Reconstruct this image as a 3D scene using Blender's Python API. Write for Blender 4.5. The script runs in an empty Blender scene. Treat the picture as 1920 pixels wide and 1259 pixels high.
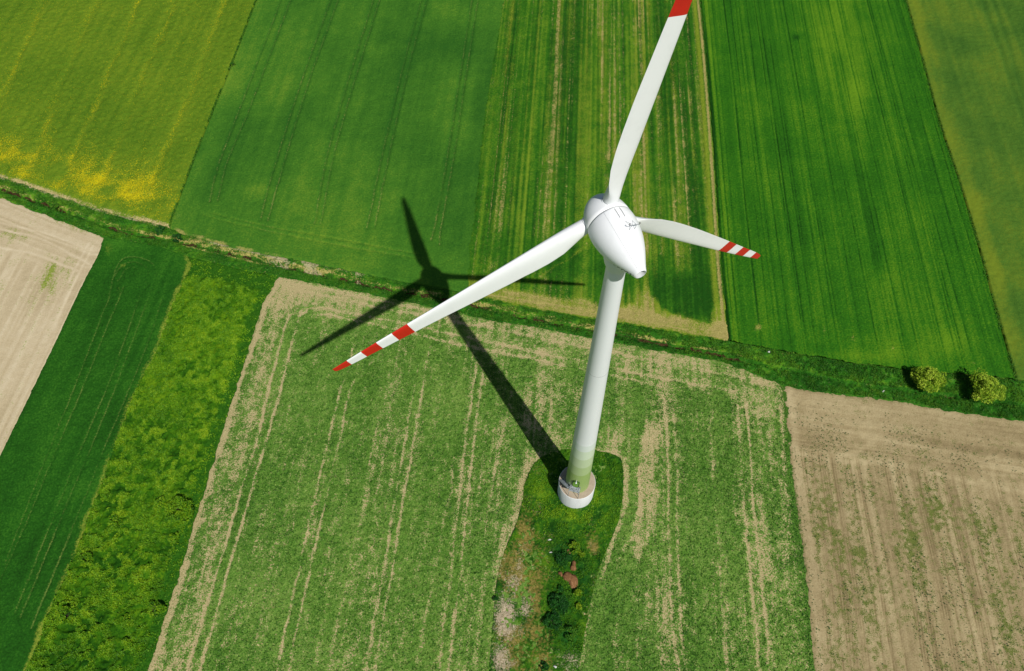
import bpy, math, random
import numpy as np
from mathutils import Vector, Matrix
random.seed(7); rng = np.random.default_rng(11)
sc = bpy.context.scene
col = sc.collection
R = math.radians

# ------------------------------------------------------------------ camera
F_PX, PITCH, ROLL, HC = 1487.02, 1.0088517, -0.0025717, 139.82      # solved from the turbine, its shadow and the field edges
W, H = 1920., 1259.
cf = np.array([0, math.cos(PITCH), -math.sin(PITCH)])
r0 = np.array([1., 0, 0]); u0 = np.cross(r0, cf)
cr = math.cos(ROLL) * r0 + math.sin(ROLL) * u0
cu = -math.sin(ROLL) * r0 + math.cos(ROLL) * u0
CAM = np.array([0, 0, HC])
cd = bpy.data.cameras.new('camera'); cam = bpy.data.objects.new('camera', cd); col.objects.link(cam)
cam.matrix_world = Matrix(((cr[0], cu[0], -cf[0], 0), (cr[1], cu[1], -cf[1], 0), (cr[2], cu[2], -cf[2], HC), (0, 0, 0, 1)))
cd.sensor_fit = 'HORIZONTAL'; cd.sensor_width = 36; cd.lens = 36 * F_PX / W
cd.clip_start = 0.5; cd.clip_end = 9000
sc.camera = cam

# ------------------------------------------------------------------ sky and sun
SUN_EL = R(53.7); sun_dir = np.array([0.5204, -0.8539, 0])          # towards the sun on the ground plane
sun_vec = np.array([sun_dir[0] * math.cos(SUN_EL), sun_dir[1] * math.cos(SUN_EL), math.sin(SUN_EL)])
wd = bpy.data.worlds.new('World'); sc.world = wd; wd.use_nodes = True
nt = wd.node_tree; nt.nodes.clear()
sky = nt.nodes.new('ShaderNodeTexSky'); sky.sky_type = 'NISHITA'; sky.sun_disc = False
sky.sun_elevation = SUN_EL; sky.sun_rotation = math.atan2(sun_dir[0], sun_dir[1])
sky.air_density = 1.0; sky.dust_density = 1.0
bg = nt.nodes.new('ShaderNodeBackground'); bg.inputs['Strength'].default_value = 0.05
wo = nt.nodes.new('ShaderNodeOutputWorld')
nt.links.new(sky.outputs[0], bg.inputs[0]); nt.links.new(bg.outputs[0], wo.inputs[0])
sl = bpy.data.lights.new('sun', 'SUN'); sl.energy = 4.1; sl.angle = R(0.53); sl.color = (1.0, 0.975, 0.93)
so = bpy.data.objects.new('sun', sl); col.objects.link(so)
so.rotation_euler = Vector(-sun_vec).to_track_quat('-Z', 'Y').to_euler(); so.location = (60, -60, 160)
sc.view_settings.view_transform = 'Standard'; sc.view_settings.look = 'None'
sc.view_settings.exposure = 0.0; sc.view_settings.gamma = 1.0
sc.render.engine = 'CYCLES'

# ------------------------------------------------------------------ helpers: pixels to ground, polylines, noise
def G(x, y, z=0.0):
    d = cf * F_PX + cr * (x - W / 2) - cu * (y - H / 2)
    p = CAM + d * ((z - HC) / d[2]); return np.array([p[0], p[1]])
def GP(*pts): return np.array([G(*p) for p in pts])
def proj(xy, z=0.0):
    d = np.stack([xy[..., 0], xy[..., 1], np.zeros(xy.shape[:-1]) + z - HC], -1)
    zz = d @ cf
    return W / 2 + F_PX * (d @ cr) / zz, H / 2 - F_PX * (d @ cu) / zz
def ext(P, y=None, end=1):
    """carry a polyline on, straight, to the line Y = y"""
    P = P if end else P[::-1]
    a, b = P[max(-len(P), -3)], P[-1]
    d = (b - a) / (b[1] - a[1]); q = b + d * (y - b[1])
    P = np.vstack([P, q]); return P if end else P[::-1]
def pl_at(P, u):
    L = np.r_[0, np.cumsum(np.hypot(*np.diff(P, axis=0).T))]; L = L / L[-1]
    return np.stack([np.interp(u, L, P[:, 0]), np.interp(u, L, P[:, 1])], -1)
def pl_len(P): return np.hypot(*np.diff(P, axis=0).T).sum()
def smooth(P, n=6):
    """Catmull-Rom through the measured points"""
    if len(P) < 3: return P
    Q = np.vstack([2 * P[0] - P[1], P, 2 * P[-1] - P[-2]]); out = []
    for i in range(1, len(Q) - 2):
        for k in range(n):
            t = k / n
            out.append(.5 * (2 * Q[i] + (Q[i + 1] - Q[i - 1]) * t + (2 * Q[i - 1] - 5 * Q[i] + 4 * Q[i + 1] - Q[i + 2]) * t * t
                             + (3 * Q[i] - Q[i - 1] - 3 * Q[i + 1] + Q[i + 2]) * t ** 3))
    out.append(P[-1]); return np.array(out)
def dist(xy, P, cap=25.):
    """metres from points to a polyline"""
    cap = float(cap); out = np.full(xy.shape[:-1], cap)
    lo, hi = P.min(0) - cap, P.max(0) + cap
    m = ((xy >= lo) & (xy <= hi)).all(-1)
    q = xy[m]
    if len(q) == 0: return out
    best = np.full(len(q), cap * cap)
    for a, b in zip(P[:-1], P[1:]):
        v = b - a; L2 = v @ v + 1e-9
        t = np.clip(((q - a) @ v) / L2, 0, 1)
        e = q - a - t[:, None] * v
        best = np.minimum(best, (e * e).sum(1))
    out[m] = np.sqrt(best); return out
def inside(xy, P):
    x, y = xy[..., 0], xy[..., 1]; r = np.zeros(x.shape, bool)
    for (x0, y0), (x1, y1) in zip(P, np.roll(P, -1, 0)):
        c = (y0 > y) != (y1 > y)
        r ^= c & (x < (x1 - x0) * (y - y0) / (y1 - y0 + 1e-12) + x0)
    return r
_LAT = rng.random((16, 512, 512)).astype(np.float32)
def vn(x, y, seed=0):
    """smooth value noise, 0..1"""
    L = _LAT[seed % 16]; xi = np.floor(x).astype(np.int64); yi = np.floor(y).astype(np.int64)
    fx = x - xi; fy = y - yi; fx = fx * fx * (3 - 2 * fx); fy = fy * fy * (3 - 2 * fy)
    o = 37 * seed; x0 = (xi + o) & 511; x1 = (xi + 1 + o) & 511; y0 = (yi + 2 * o) & 511; y1 = (yi + 1 + 2 * o) & 511
    return (L[x0, y0] * (1 - fx) + L[x1, y0] * fx) * (1 - fy) + (L[x0, y1] * (1 - fx) + L[x1, y1] * fx) * fy
def fbm(xy, s, seed=0, o=4):
    v = 0; a = 1; t = 0; x, y = xy[..., 0] / s, xy[..., 1] / s
    for k in range(o):
        v = v + a * vn(x * 2 ** k + 13.7 * k, y * 2 ** k + 5.1 * k, seed + k); t += a; a *= .55
    return np.clip((v / t - .5) * 1.7 + .5, 0, 1)
def sstep(a, b, x):
    t = np.clip((x - a) / (b - a), 0, 1); return t * t * (3 - 2 * t)
def gauss(d, w): return np.exp(-(d / w) ** 2)
ROW = R(85.2)
def rowc(xy, ang=ROW):
    """metres across and along the crop rows"""
    return xy[..., 0] * math.sin(ang) - xy[..., 1] * math.cos(ang), xy[..., 0] * math.cos(ang) + xy[..., 1] * math.sin(ang)
def rown(xy, w, l, seed, ang=ROW):
    a, b = rowc(xy, ang); return vn(a / w, b / l, seed)
def blob(xy, x, y, rx, ry):
    """soft patch measured in the photograph, laid on the ground"""
    c = G(x, y); ex = G(x + rx, y) - c; ey = G(x, y - ry) - c
    M = np.linalg.inv(np.stack([ex, ey], 1)); d = (xy - c) @ M.T
    return np.exp(-(d * d).sum(-1))

# ------------------------------------------------------------------ materials
def lin(r, g, b, k=1.08):
    f = lambda v: ((v / 255 + .055) / 1.055) ** 2.4 if v > 10 else v / 255 / 12.92
    return (f(r) / k, f(g) / k, f(b) / k, 1)
def new_mat(name):
    m = bpy.data.materials.new(name); m.use_nodes = True; t = m.node_tree; t.nodes.clear()
    o = t.nodes.new('ShaderNodeOutputMaterial'); b = t.nodes.new('ShaderNodeBsdfPrincipled')
    t.links.new(b.outputs[0], o.inputs[0]); return m, t, b
def math_node(t, op, a, b=None, clamp=False):
    n = t.nodes.new('ShaderNodeMath'); n.operation = op; n.use_clamp = clamp
    for i, v in enumerate((a, b)):
        if v is None: continue
        if isinstance(v, (int, float)): n.inputs[i].default_value = v
        else: t.links.new(v, n.inputs[i])
    return n.outputs[0]
def noise_node(t, scale, detail=3, rough=.6, vec=None):
    n = t.nodes.new('ShaderNodeTexNoise'); n.inputs['Scale'].default_value = scale
    n.inputs['Detail'].default_value = detail; n.inputs['Roughness'].default_value = rough
    if vec is not None: t.links.new(vec, n.inputs['Vector'])
    mr = t.nodes.new('ShaderNodeMapRange'); mr.inputs[1].default_value = .27; mr.inputs[2].default_value = .73
    t.links.new(n.outputs['Fac'], mr.inputs[0]); return mr.outputs[0]
def ramp(t, fac, stops):
    n = t.nodes.new('ShaderNodeValToRGB'); e = n.color_ramp.elements
    while len(e) < len(stops): e.new(.5)
    for el, (p, c) in zip(e, stops): el.position = p; el.color = c
    t.links.new(fac, n.inputs[0]); return n.outputs[0]
def mixc(t, fac, a, b):
    n = t.nodes.new('ShaderNodeMix'); n.data_type = 'RGBA'; t.links.new(fac, n.inputs[0])
    for s, v in ((6, a), (7, b)):
        if isinstance(v, tuple): n.inputs[s].default_value = v
        else: t.links.new(v, n.inputs[s])
    return n.outputs[2]
def field_mat(name, dark, mid, light, layers=(), nscale=2.6, namp=.55, bump=.35, rough=.85, bdist=.06):
    """plants with a light-dark tone, and layers (bare soil, blossom, dry stalks) broken up by fine noise"""
    m, t, b = new_mat(name)
    at = t.nodes.new('ShaderNodeAttribute'); at.attribute_name = 'mask'
    sp = t.nodes.new('ShaderNodeSeparateColor'); t.links.new(at.outputs['Color'], sp.inputs[0])
    ch = {'R': sp.outputs[0], 'G': sp.outputs[1], 'B': sp.outputs[2], 'A': at.outputs['Alpha']}
    tc = t.nodes.new('ShaderNodeTexCoord'); v = tc.outputs['Object']
    n1 = noise_node(t, nscale, 4, .7, v)
    tone = math_node(t, 'ADD', ch['G'], math_node(t, 'MULTIPLY', math_node(t, 'SUBTRACT', n1, .5), namp), True)
    c = ramp(t, tone, [(0, dark), (.5, mid), (1, light)])
    hgt = n1
    for (k, c0, c1, s, amp, wid) in layers:
        n2 = noise_node(t, s, 3, .65, v)
        f = math_node(t, 'ADD', ch[k], math_node(t, 'MULTIPLY', math_node(t, 'SUBTRACT', n2, .5), amp))
        mr = t.nodes.new('ShaderNodeMapRange'); mr.interpolation_type = 'SMOOTHSTEP'
        mr.inputs[1].default_value = .5 - wid; mr.inputs[2].default_value = .5 + wid; t.links.new(f, mr.inputs[0])
        n3 = noise_node(t, s * 1.7, 2, .6, v)
        c = mixc(t, mr.outputs[0], c, ramp(t, n3, [(.3, c0), (.7, c1)]))
    t.links.new(c, b.inputs['Base Color']); b.inputs['Roughness'].default_value = rough
    b.inputs['Specular IOR Level'].default_value = .05
    bn = t.nodes.new('ShaderNodeBump'); bn.inputs['Strength'].default_value = bump; bn.inputs['Distance'].default_value = bdist
    t.links.new(hgt, bn.inputs['Height']); t.links.new(bn.outputs[0], b.inputs['Normal'])
    return m
def leaf_mat(name, dark, mid, light, trans=.25):
    m, t, b = new_mat(name)
    at = t.nodes.new('ShaderNodeAttribute'); at.attribute_name = 'tone'
    c = ramp(t, at.outputs['Fac'], [(0, dark), (.5, mid), (1, light)])
    t.links.new(c, b.inputs['Base Color']); b.inputs['Roughness'].default_value = .6; b.inputs['Specular IOR Level'].default_value = .2
    tr = t.nodes.new('ShaderNodeBsdfTranslucent'); t.links.new(c, tr.inputs[0])
    mx = t.nodes.new('ShaderNodeMixShader'); mx.inputs[0].default_value = trans
    o = [n for n in t.nodes if n.type == 'OUTPUT_MATERIAL'][0]
    t.links.new(b.outputs[0], mx.inputs[1]); t.links.new(tr.outputs[0], mx.inputs[2]); t.links.new(mx.outputs[0], o.inputs[0])
    return m
def paint_mat(name, c, rough=.45, dirt=None, dscale=1.5, damt=.25, stretch=(1, 1, 1), spec=.4):
    """painted or cast surface with faint streaks of dirt"""
    m, t, b = new_mat(name)
    tc = t.nodes.new('ShaderNodeTexCoord'); mp = t.nodes.new('ShaderNodeMapping'); mp.inputs['Scale'].default_value = stretch
    t.links.new(tc.outputs['Object'], mp.inputs[0])
    n = noise_node(t, dscale, 5, .65, mp.outputs[0])
    f = math_node(t, 'MULTIPLY', math_node(t, 'SUBTRACT', n, .45, ), damt * 4, True)
    d = dirt or tuple(x * .8 for x in c[:3]) + (1,)
    t.links.new(mixc(t, f, c, d), b.inputs['Base Color']); b.inputs['Roughness'].default_value = rough
    b.inputs['Specular IOR Level'].default_value = spec
    return m

# ------------------------------------------------------------------ mesh helpers
def link(name, me, parent=None, **props):
    o = bpy.data.objects.new(name, me); col.objects.link(o)
    if parent is not None: o.parent = parent
    for k, v in props.items(): o[k] = v
    return o
def fast_mesh(name, v, f, mat, smooth_=True, attrs=None):
    """v (N,3), f (M,k) arrays"""
    me = bpy.data.meshes.new(name); v = np.asarray(v, np.float32); f = np.asarray(f, np.int32); k = f.shape[1]
    me.vertices.add(len(v)); me.vertices.foreach_set('co', v.ravel())
    me.loops.add(f.size); me.loops.foreach_set('vertex_index', f.ravel())
    me.polygons.add(len(f)); me.polygons.foreach_set('loop_start', np.arange(0, f.size, k, dtype=np.int32))
    me.polygons.foreach_set('loop_total', np.full(len(f), k, np.int32))
    me.polygons.foreach_set('use_smooth', np.full(len(f), smooth_))
    me.update(calc_edges=True)
    for n, (typ, arr) in (attrs or {}).items():
        a = me.attributes.new(n, typ, 'POINT')
        a.data.foreach_set('color' if typ == 'FLOAT_COLOR' else 'value', np.asarray(arr, np.float32).ravel())
    me.materials.append(mat); return me
def grid_faces(n, m):
    i = np.arange((n - 1) * (m - 1)); r, c = i // (m - 1), i % (m - 1); a = r * m + c
    return np.stack([a, a + 1, a + m + 1, a + m], 1)
def seen(xy, mg=90):
    px, py = proj(xy); d = (xy[..., 1] > -40)
    return d & (px > -mg) & (px < W + mg) & (py > -mg) & (py < H + mg)
def params(fn, length, fine, coarse=3.0):
    """parameters along one side of a patch: close together where the photograph looks, wide apart beyond"""
    u = np.linspace(0, 1, 1500); vis = np.zeros(1500, bool)
    for w in np.linspace(0, 1, 9): vis |= seen(fn(u, w))
    sp = np.where(vis, fine, coarse); k = np.ones(41) / 41
    sp = np.convolve(np.pad(sp, 20, 'edge'), k, 'valid')
    c = np.r_[0, np.cumsum(length / 1500 / sp)[:-1]]; n = max(4, int(c[-1]) + 1)
    return np.interp(np.linspace(0, c[-1], n), c, u)
def coons(Lf, Rt, Bo, To, fine):
    """surface patch between left, right, bottom and top polylines"""
    def S(s, t):
        s = np.asarray(s, float)[..., None]; t = np.asarray(t, float)[..., None]
        l, r, b, tp = pl_at(Lf, t[..., 0]), pl_at(Rt, t[..., 0]), pl_at(Bo, s[..., 0]), pl_at(To, s[..., 0])
        return ((1 - s) * l + s * r + (1 - t) * b + t * tp - ((1 - s) * (1 - t) * Bo[0] + s * (1 - t) * Bo[-1] + (1 - s) * t * To[0] + s * t * To[-1]))
    su = params(lambda u, w: S(u, np.full_like(u, w)), max(pl_len(Bo), pl_len(To)), fine)
    tu = params(lambda u, w: S(np.full_like(u, w), u), max(pl_len(Lf), pl_len(Rt)), fine)
    s, t = np.meshgrid(su, tu); return S(s, t), s, t
def field(name, label, Lf, Rt, Bo, To, fine, mat, fn, kind='structure', drop=(-.02, -.02, -.02, -.02)):
    """fn(xy, s, t) gives height z and the four mask channels"""
    xy, s, t = coons(Lf, Rt, Bo, To, fine)
    # break the drawn edge: crops do not end on a ruled line
    z, m = fn(xy, s, t)
    n, k = z.shape
    jit = np.stack([fbm(xy, 1.2, 3) - .5, fbm(xy, 1.2, 9) - .5], -1) * .55
    edge = np.zeros_like(z, bool); edge[[0, -1], :] = True; edge[:, [0, -1]] = True
    xy = np.where(edge[..., None], xy + jit, xy)
    z = z.copy(); dL, dR, dB, dT = drop                                  # how the crop ends on each side: None = runs on into its neighbour
    for sl_, d_ in ((np.s_[0, :], dB), (np.s_[-1, :], dT), (np.s_[:, 0], dL), (np.s_[:, -1], dR)):
        if d_ is not None: z[sl_] = d_
    v = np.concatenate([xy, z[..., None]], -1).reshape(-1, 3)
    me = fast_mesh(name, v, grid_faces(n, k), mat, True, {'mask': ('FLOAT_COLOR', np.stack([np.broadcast_to(c, z.shape) for c in m], -1))})
    return link(name, me, kind=kind, label=label), xy, z
def lines(xy, polys, w, seed=0, wob=.25):
    """strength of wheel tracks along measured polylines, uneven along their length"""
    out = np.zeros(xy.shape[:-1]); q = xy + (np.stack([fbm(xy, 3., seed), fbm(xy, 3., seed + 5)], -1) - .5) * wob
    for P in polys: out = np.maximum(out, gauss(dist(q, P, 4.), w))
    return out

# ================================================================== THE FIELDS
# measured boundaries (photo pixels carried to the ground)
uAB = smooth(GP((318, 428), (322, 412), (345, 350), (385, 245), (435, 120), (481, 0)))
uBC = smooth(GP((878, 551), (880, 470), (890, 400), (905, 250), (925, 120), (945, 0)))
uCD = smooth(GP((1366, 640), (1351, 480), (1339, 300), (1325, 120), (1313, 0)))
uDE = smooth(GP((1903, 712), (1868, 590), (1835, 470), (1800, 350), (1760, 230), (1725, 100), (1697, 0)))
lFG = smooth(GP((195, 446), (183, 482), (150, 545), (100, 652), (0, 858)))
lGH = smooth(GP((352, 482), (357, 503), (320, 587), (293, 667), (260, 727), (227, 813), (180, 940), (143, 1040), (100, 1140), (57, 1250)))
lHI = smooth(GP((522, 519), (505, 552), (493, 573), (467, 653), (410, 833), (367, 973), (317, 1140), (280, 1253)))
lIJ = smooth(GP((1468, 724), (1471, 760), (1480, 860), (1493, 957), (1510, 1073), (1527, 1253)))
YT, YB = 300., -60.
uAB, uBC, uCD, uDE = [ext(p, YT) for p in (uAB, uBC, uCD, uDE)]
lFG, lGH, lHI, lIJ = [ext(p, YB) for p in (lFG, lGH, lHI, lIJ)]
bA = GP((0, 332), (50, 348), (93, 363), (150, 382), (200, 398), (243, 409), (300, 423), (318, 428))
bA = np.vstack([bA[0] + (bA[0] - bA[3]) / np.linalg.norm(bA[0] - bA[3]) * 90, bA])
bB = GP((318, 428), (345, 441), (368, 446), (396, 454), (460, 470), (514, 481), (568, 490), (619, 501), (700, 518), (750, 528), (878, 551))
bC = GP((878, 551), (902, 558), (959, 572), (1013, 583), (1085, 595), (1158, 606), (1223, 616), (1305, 632), (1366, 640))
bD = GP((1366, 640), (1430, 652), (1500, 664), (1600, 682), (1700, 694), (1800, 702), (1903, 712))
bE = GP((1903, 712), (1960, 722), (2100, 748)); bE = np.vstack([bE, bE[-1] + (bE[-1] - bE[0]) / np.linalg.norm(bE[-1] - bE[0]) * 90])
tF = GP((0, 371), (67, 397), (117, 417), (160, 432), (195, 446))
tF = np.vstack([tF[0] + (tF[0] - tF[2]) / np.linalg.norm(tF[0] - tF[2]) * 90, tF])
tG = GP((195, 446), (240, 452), (300, 464), (352, 482))
tH = GP((352, 482), (420, 498), (470, 510), (522, 519))
tI = GP((522, 519), (619, 537), (740, 562), (870, 590), (934, 604), (997, 612), (1045, 621), (1108, 635), (1223, 656), (1347, 678), (1408, 699), (1468, 724))
tJ = GP((1468, 724), (1500, 731), (1560, 739), (1640, 748), (1720, 760), (1800, 775), (1920, 791), (2050, 812))
tJ = np.vstack([tJ, tJ[-1] + (tJ[-1] - tJ[-3]) / np.linalg.norm(tJ[-1] - tJ[-3]) * 90])
def side(p, y):
    """outer side of an outermost field, parallel to the rows"""
    return np.array([p, [p[0] + (y - p[1]) / math.tan(ROW), y]])
def seg(a, b): return np.array([a, b])

SOIL0, SOIL1 = lin(176, 156, 118), lin(206, 188, 150)
# ---- rapeseed
mt_rape = field_mat('rapeseed_crop', lin(60, 97, 20), lin(90, 121, 27), lin(116, 137, 32),
                    [('B', lin(172, 164, 22), lin(206, 190, 20), 4.5, 1.2, .16), ('R', lin(150, 138, 84), lin(196, 178, 128), 3., .7, .2)], 3.2, .75, .5)
tr_rape = [ext(GP(*p), YT) for p in (((95, 395), (165, 235), (240, 60), (262, 0)), ((190, 340), (330, 0)), ((50, 330), (145, 90), (185, 0)), ((-60, 340), (60, 60)), ((285, 345), (360, 170), (425, 0)))]
def f_rape(xy, s, t):
    px, py = proj(xy); hd = dist(xy, bA, 30); _a, _b = rowc(xy)
    ln = lines(xy, tr_rape, 1.1, 2, 1.2)
    tone = .48 + .22 * (fbm(xy, 14, 1) - .5) + .3 * (rown(xy, .9, 18, 4) - .5) + .25 * (fbm(xy, .9, 7) - .5) + .1 * ln + .10 * sstep(25, 5, hd)
    n = fbm(xy, 4.5, 6)
    fl = .04 + .12 * (fbm(xy, 11, 2) - .5) + .3 * ln * (rown(xy, .9, 7, 3)) 
    reg = sstep(15, 6, hd) * sstep(-1, 3.0, hd)
    fl = fl + reg * (.16 + .5 * (n - .34)) + .26 * blob(xy, 172, 305, 24, 40) + .22 * blob(xy, 262, 330, 45, 36) + .2 * blob(xy, 60, 295, 55, 16) + .16 * blob(xy, 150, 345, 40, 14) + .28 * blob(xy, 240, 368, 50, 9) + .2 * blob(xy, 20, 262, 40, 14) + .2 * blob(xy, 95, 265, 14, 24)
    fl = fl - .35 * blob(xy, 110, 330, 22, 16) - .3 * blob(xy, 200, 362, 22, 10) - .25 * blob(xy, 290, 395, 22, 16)
    soil = sstep(1.5, .3, hd) * (.3 + .55 * fbm(xy, 4, 8)) + .22 * gauss(dist(xy, GP((235, 362), (285, 368)), 5), .4)
    z = .55 + .28 * (fbm(xy, .8, 5) - .5) - .22 * ln - .4 * sstep(1.6, .2, hd)
    return z, (soil, tone, fl, 0)
field('rapeseed_field', 'olive rapeseed field flecked with yellow blossom along its lower edge', side(bA[0], YT), uAB, bA, seg(side(bA[0], YT)[1], uAB[-1]), .3, mt_rape, f_rape, drop=(-.02, -.4, -.02, -.02))

# ---- wheat
mt_wheat = field_mat('wheat_crop', lin(42, 90, 26), lin(66, 115, 32), lin(108, 140, 40),
                     [('R', lin(120, 128, 62), lin(160, 152, 84), 3., .5, .25)], 2.6, .7, .6)
tr_wheat = []
for pr in ((((520, 20), (450, 205), (410, 310), (393, 380)), ((541, 12), (470, 200), (428, 300), (408, 378))),
           (((614, 18), (560, 170), (510, 330), (488, 415)), ((628, 18), (574, 170), (526, 330), (502, 415))),
           (((694, 20), (648, 170), (612, 300), (590, 420)), ((706, 20), (660, 170), (624, 300), (602, 420))),
           (((790, 0), (757, 120), (715, 300), (688, 430)), ((801, 0), (768, 120), (728, 300), (702, 430))),
           (((885, 0), (863, 140), (838, 300), (815, 425), (808, 452)), ((896, 0), (874, 140), (850, 300), (827, 425), (824, 460)))):
    tr_wheat += [smooth(GP(*p)) for p in pr]
tr_wheat = [np.vstack([p[0] + (p[0] - p[3]) / np.linalg.norm(p[0] - p[3]) * 60, p]) for p in tr_wheat]
hl_wheat = [smooth(GP((380, 402), (399, 409), (458, 424), (519, 438), (619, 458), (700, 472), (790, 488))), smooth(GP((392, 398), (409, 403), (495, 424), (619, 447), (700, 462), (785, 478)))]
def f_wheat(xy, s, t):
    px, py = proj(xy); hd = dist(xy, bB, 30); le = dist(xy, uAB, 12); re = dist(xy, uBC, 12)
    tone = .46 + .42 * (fbm(xy, 15, 2, 3) - .5) + .16 * (rown(xy, 2.4, 40, 6) - .5) + .16 * (rown(xy, .7, 14, 8) - .5) + .16 * (fbm(xy, 2., 5, 3) - .5)
    tone = tone - .16 * sstep(640, 830, px) + .30 * blob(xy, 480, 355, 24, 10) + .14 * sstep(5, 0, le) - .08 * sstep(8, 1, re) + .1 * blob(xy, 430, 120, 70, 60) + .12 * blob(xy, 690, 80, 60, 50)
    tl = lines(xy, tr_wheat, .3, 3, .15); hl = lines(xy, hl_wheat, .32, 3, .3)
    fade = .55 + .5 * (fbm(xy, 9, 11) - .5)
    near = sstep(300, 420, py)
    soil = tl * (.34 + .12 * near) * (.45 + fade) + hl * .55 * fade + sstep(1.3, .2, hd) * sstep(620, 420, px) * (fbm(xy, 2.5, 4) * .95) + .3 * blob(xy, 335, 408, 12, 8)
    tone = tone - .28 * lines(xy, tr_wheat, .55, 3, .15) * (1 - .6 * near) + .15 * hl
    z = .34 + .14 * (fbm(xy, .7, 7) - .5) - .2 * tl - .12 * hl
    return z, (soil, tone, 0, 0)
field('wheat_field', 'smooth mid-green wheat field with paired tractor lines above the ditch', uAB, uBC, bB, seg(uAB[-1], uBC[-1]), .3, mt_wheat, f_wheat, drop=(-.4, None, -.02, -.02))

# ---- streaky spring barley
mt_barley = field_mat('streaky_barley_crop', lin(28, 74, 16), lin(50, 102, 20), lin(98, 132, 30),
                      [('B', lin(96, 126, 28), lin(134, 144, 44), 4., .7, .35), ('R', lin(136, 130, 66), lin(178, 162, 100), 4.2, .9, .22)], 3., .7, .5)
c_tan = [smooth(GP(*p)) for p in (((1215, 605), (1208, 540), (1206, 420), (1202, 250), (1198, 120), (1196, -60)), ((1145, 300), (1138, 150), (1130, -60)), ((1285, 560), (1280, 420), (1270, 250), (1262, 120)))]
U_green = smooth(np.vstack([GP((1222, 470), (1224, 520), (1240, 560), (1268, 580), (1298, 588), (1322, 575), (1340, 545), (1342, 480), (1330, 430))]))
def f_barley(xy, s, t):
    px, py = proj(xy); hd = dist(xy, bC, 40); re = dist(xy, uCD, 12); le = dist(xy, uBC, 14)
    a, b = rowc(xy, R(86.0))
    st = .6 * (vn(a / .42, b / 30, 1) - .5) + .5 * (vn(a / 1.1, b / 60, 2) - .5) + .4 * (vn(a / 4., b / 90, 3) - .5) + .25 * (fbm(xy, 5, 4) - .5) + .25 * (fbm(xy, 1., 4) - .5)
    tone = .46 + 1.0 * st
    yb = .12 + .75 * (vn(a / .7, b / 50, 5) - .45) + .35 * (vn(a / 3.5, b / 120, 6) - .5) + .25 * (fbm(xy, 2, 6) - .5) + .25 * sstep(9, 1, le) * sstep(.2, 1.2, le)
    soil = .04 + .85 * (vn(a / .36, b / 40, 7) - .55) + .42 * (vn(a / 3.2, b / 80, 8) - .45) + .3 * (fbm(xy, 1.2, 9) - .5)
    up = sstep(560, 300, py)
    q = xy + (np.stack([fbm(xy, 6., 3), fbm(xy, 6., 8)], -1) - .5) * 1.6
    fs = .45 + 1.1 * vn(a / .4, b / 25, 12)
    soil = soil + .36 * fs * gauss(dist(q, c_tan[0], 6), 1.5) + .32 * fs * gauss(dist(q, c_tan[1], 6), 1.4) * up + .34 * fs * gauss(dist(q, c_tan[2], 6), 1.7) * sstep(700, 500, py) * sstep(100, 350, py)
    yb = yb + .2 * fs * gauss(dist(q, c_tan[0], 8), 2.0) + .18 * fs * gauss(dist(q, c_tan[1], 8), 2.0)
    # headland: bare and yellow along the verge, green tongues above it
    h2 = hd + 2.2 * (fbm(xy, 5, 5) - .5) + 2.0 * gauss(px - 1100, 60) * 0
    head = sstep(5.6, 3.4, h2) * sstep(.1, .5, hd)
    bare = .55 + .38 * (fbm(xy, 3, 6) - .5) + .25 * (vn(hd / .5, px / 90, 7) - .5)
    dark = sstep(7, 13, h2) * (1 - sstep(14, 22, hd)) * sstep(880, 960, px)
    soil = soil * (1 - .55 * dark) - .1 * dark; yb = yb - .25 * dark; tone = tone - .12 * dark
    U = inside(xy, U_green) & (hd > 4.5)
    Us = sstep(2.5, .3, np.where(U, 0, dist(xy, U_green, 6)))
    left = sstep(890, 960, px)
    soil = soil * (1 - head) + head * bare * (.55 + .45 * left); yb = yb * (1 - head) + head * .75
    tri = blob(xy, 1225, 575, 60, 30) * (1 - Us)
    soil = soil + .25 * tri; yb = yb + .6 * tri
    rs = sstep(4.2, 1.0, re) * sstep(430, 560, py)
    soil = soil + .35 * rs * (1 - .8 * Us); yb = yb + .5 * rs * (1 - .8 * Us)
    tone = tone - .3 * Us * sstep(480, 560, py); soil = soil - .45 * Us * sstep(520, 565, py); yb = yb - .5 * Us * sstep(500, 560, py)
    # the bare balk along the next field
    soil = np.maximum(soil, .95 * gauss(re - .7, .42) * (.75 + .25 * fbm(xy, 2, 3))); yb = np.maximum(yb, .8 * gauss(re - 1.8, .8))
    # faint diagonal wheel marks
    dg = lines(xy, [smooth(GP((1010, 520), (1060, 490), (1120, 452))), smooth(GP((1022, 512), (1072, 482), (1120, 440))), smooth(GP((1090, 570), (1092, 520), (1096, 440)))], .3, 4, .5)
    yb = yb + .3 * dg; soil = soil + .12 * dg
    # one pale track along the headland
    soil = np.maximum(soil, .8 * gauss(dist(xy, smooth(GP((880, 553), (905, 553), (975, 563), (1050, 574), (1120, 590), (1200, 603), (1290, 620))), 4), .28))
    z = .22 + .14 * (fbm(xy, .7, 7) - .5) + .14 * (vn(a / .45, b / 35, 1) - .5) - .16 * np.clip(soil, 0, 1)
    return z, (soil, tone, yb, 0)
field('barley_field', 'patchy barley field with yellow and bare brown streaks along its rows', uBC, uCD, bC, seg(uBC[-1], uCD[-1]), .19, mt_barley, f_barley, drop=(None, -.1, -.02, -.02))

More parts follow.
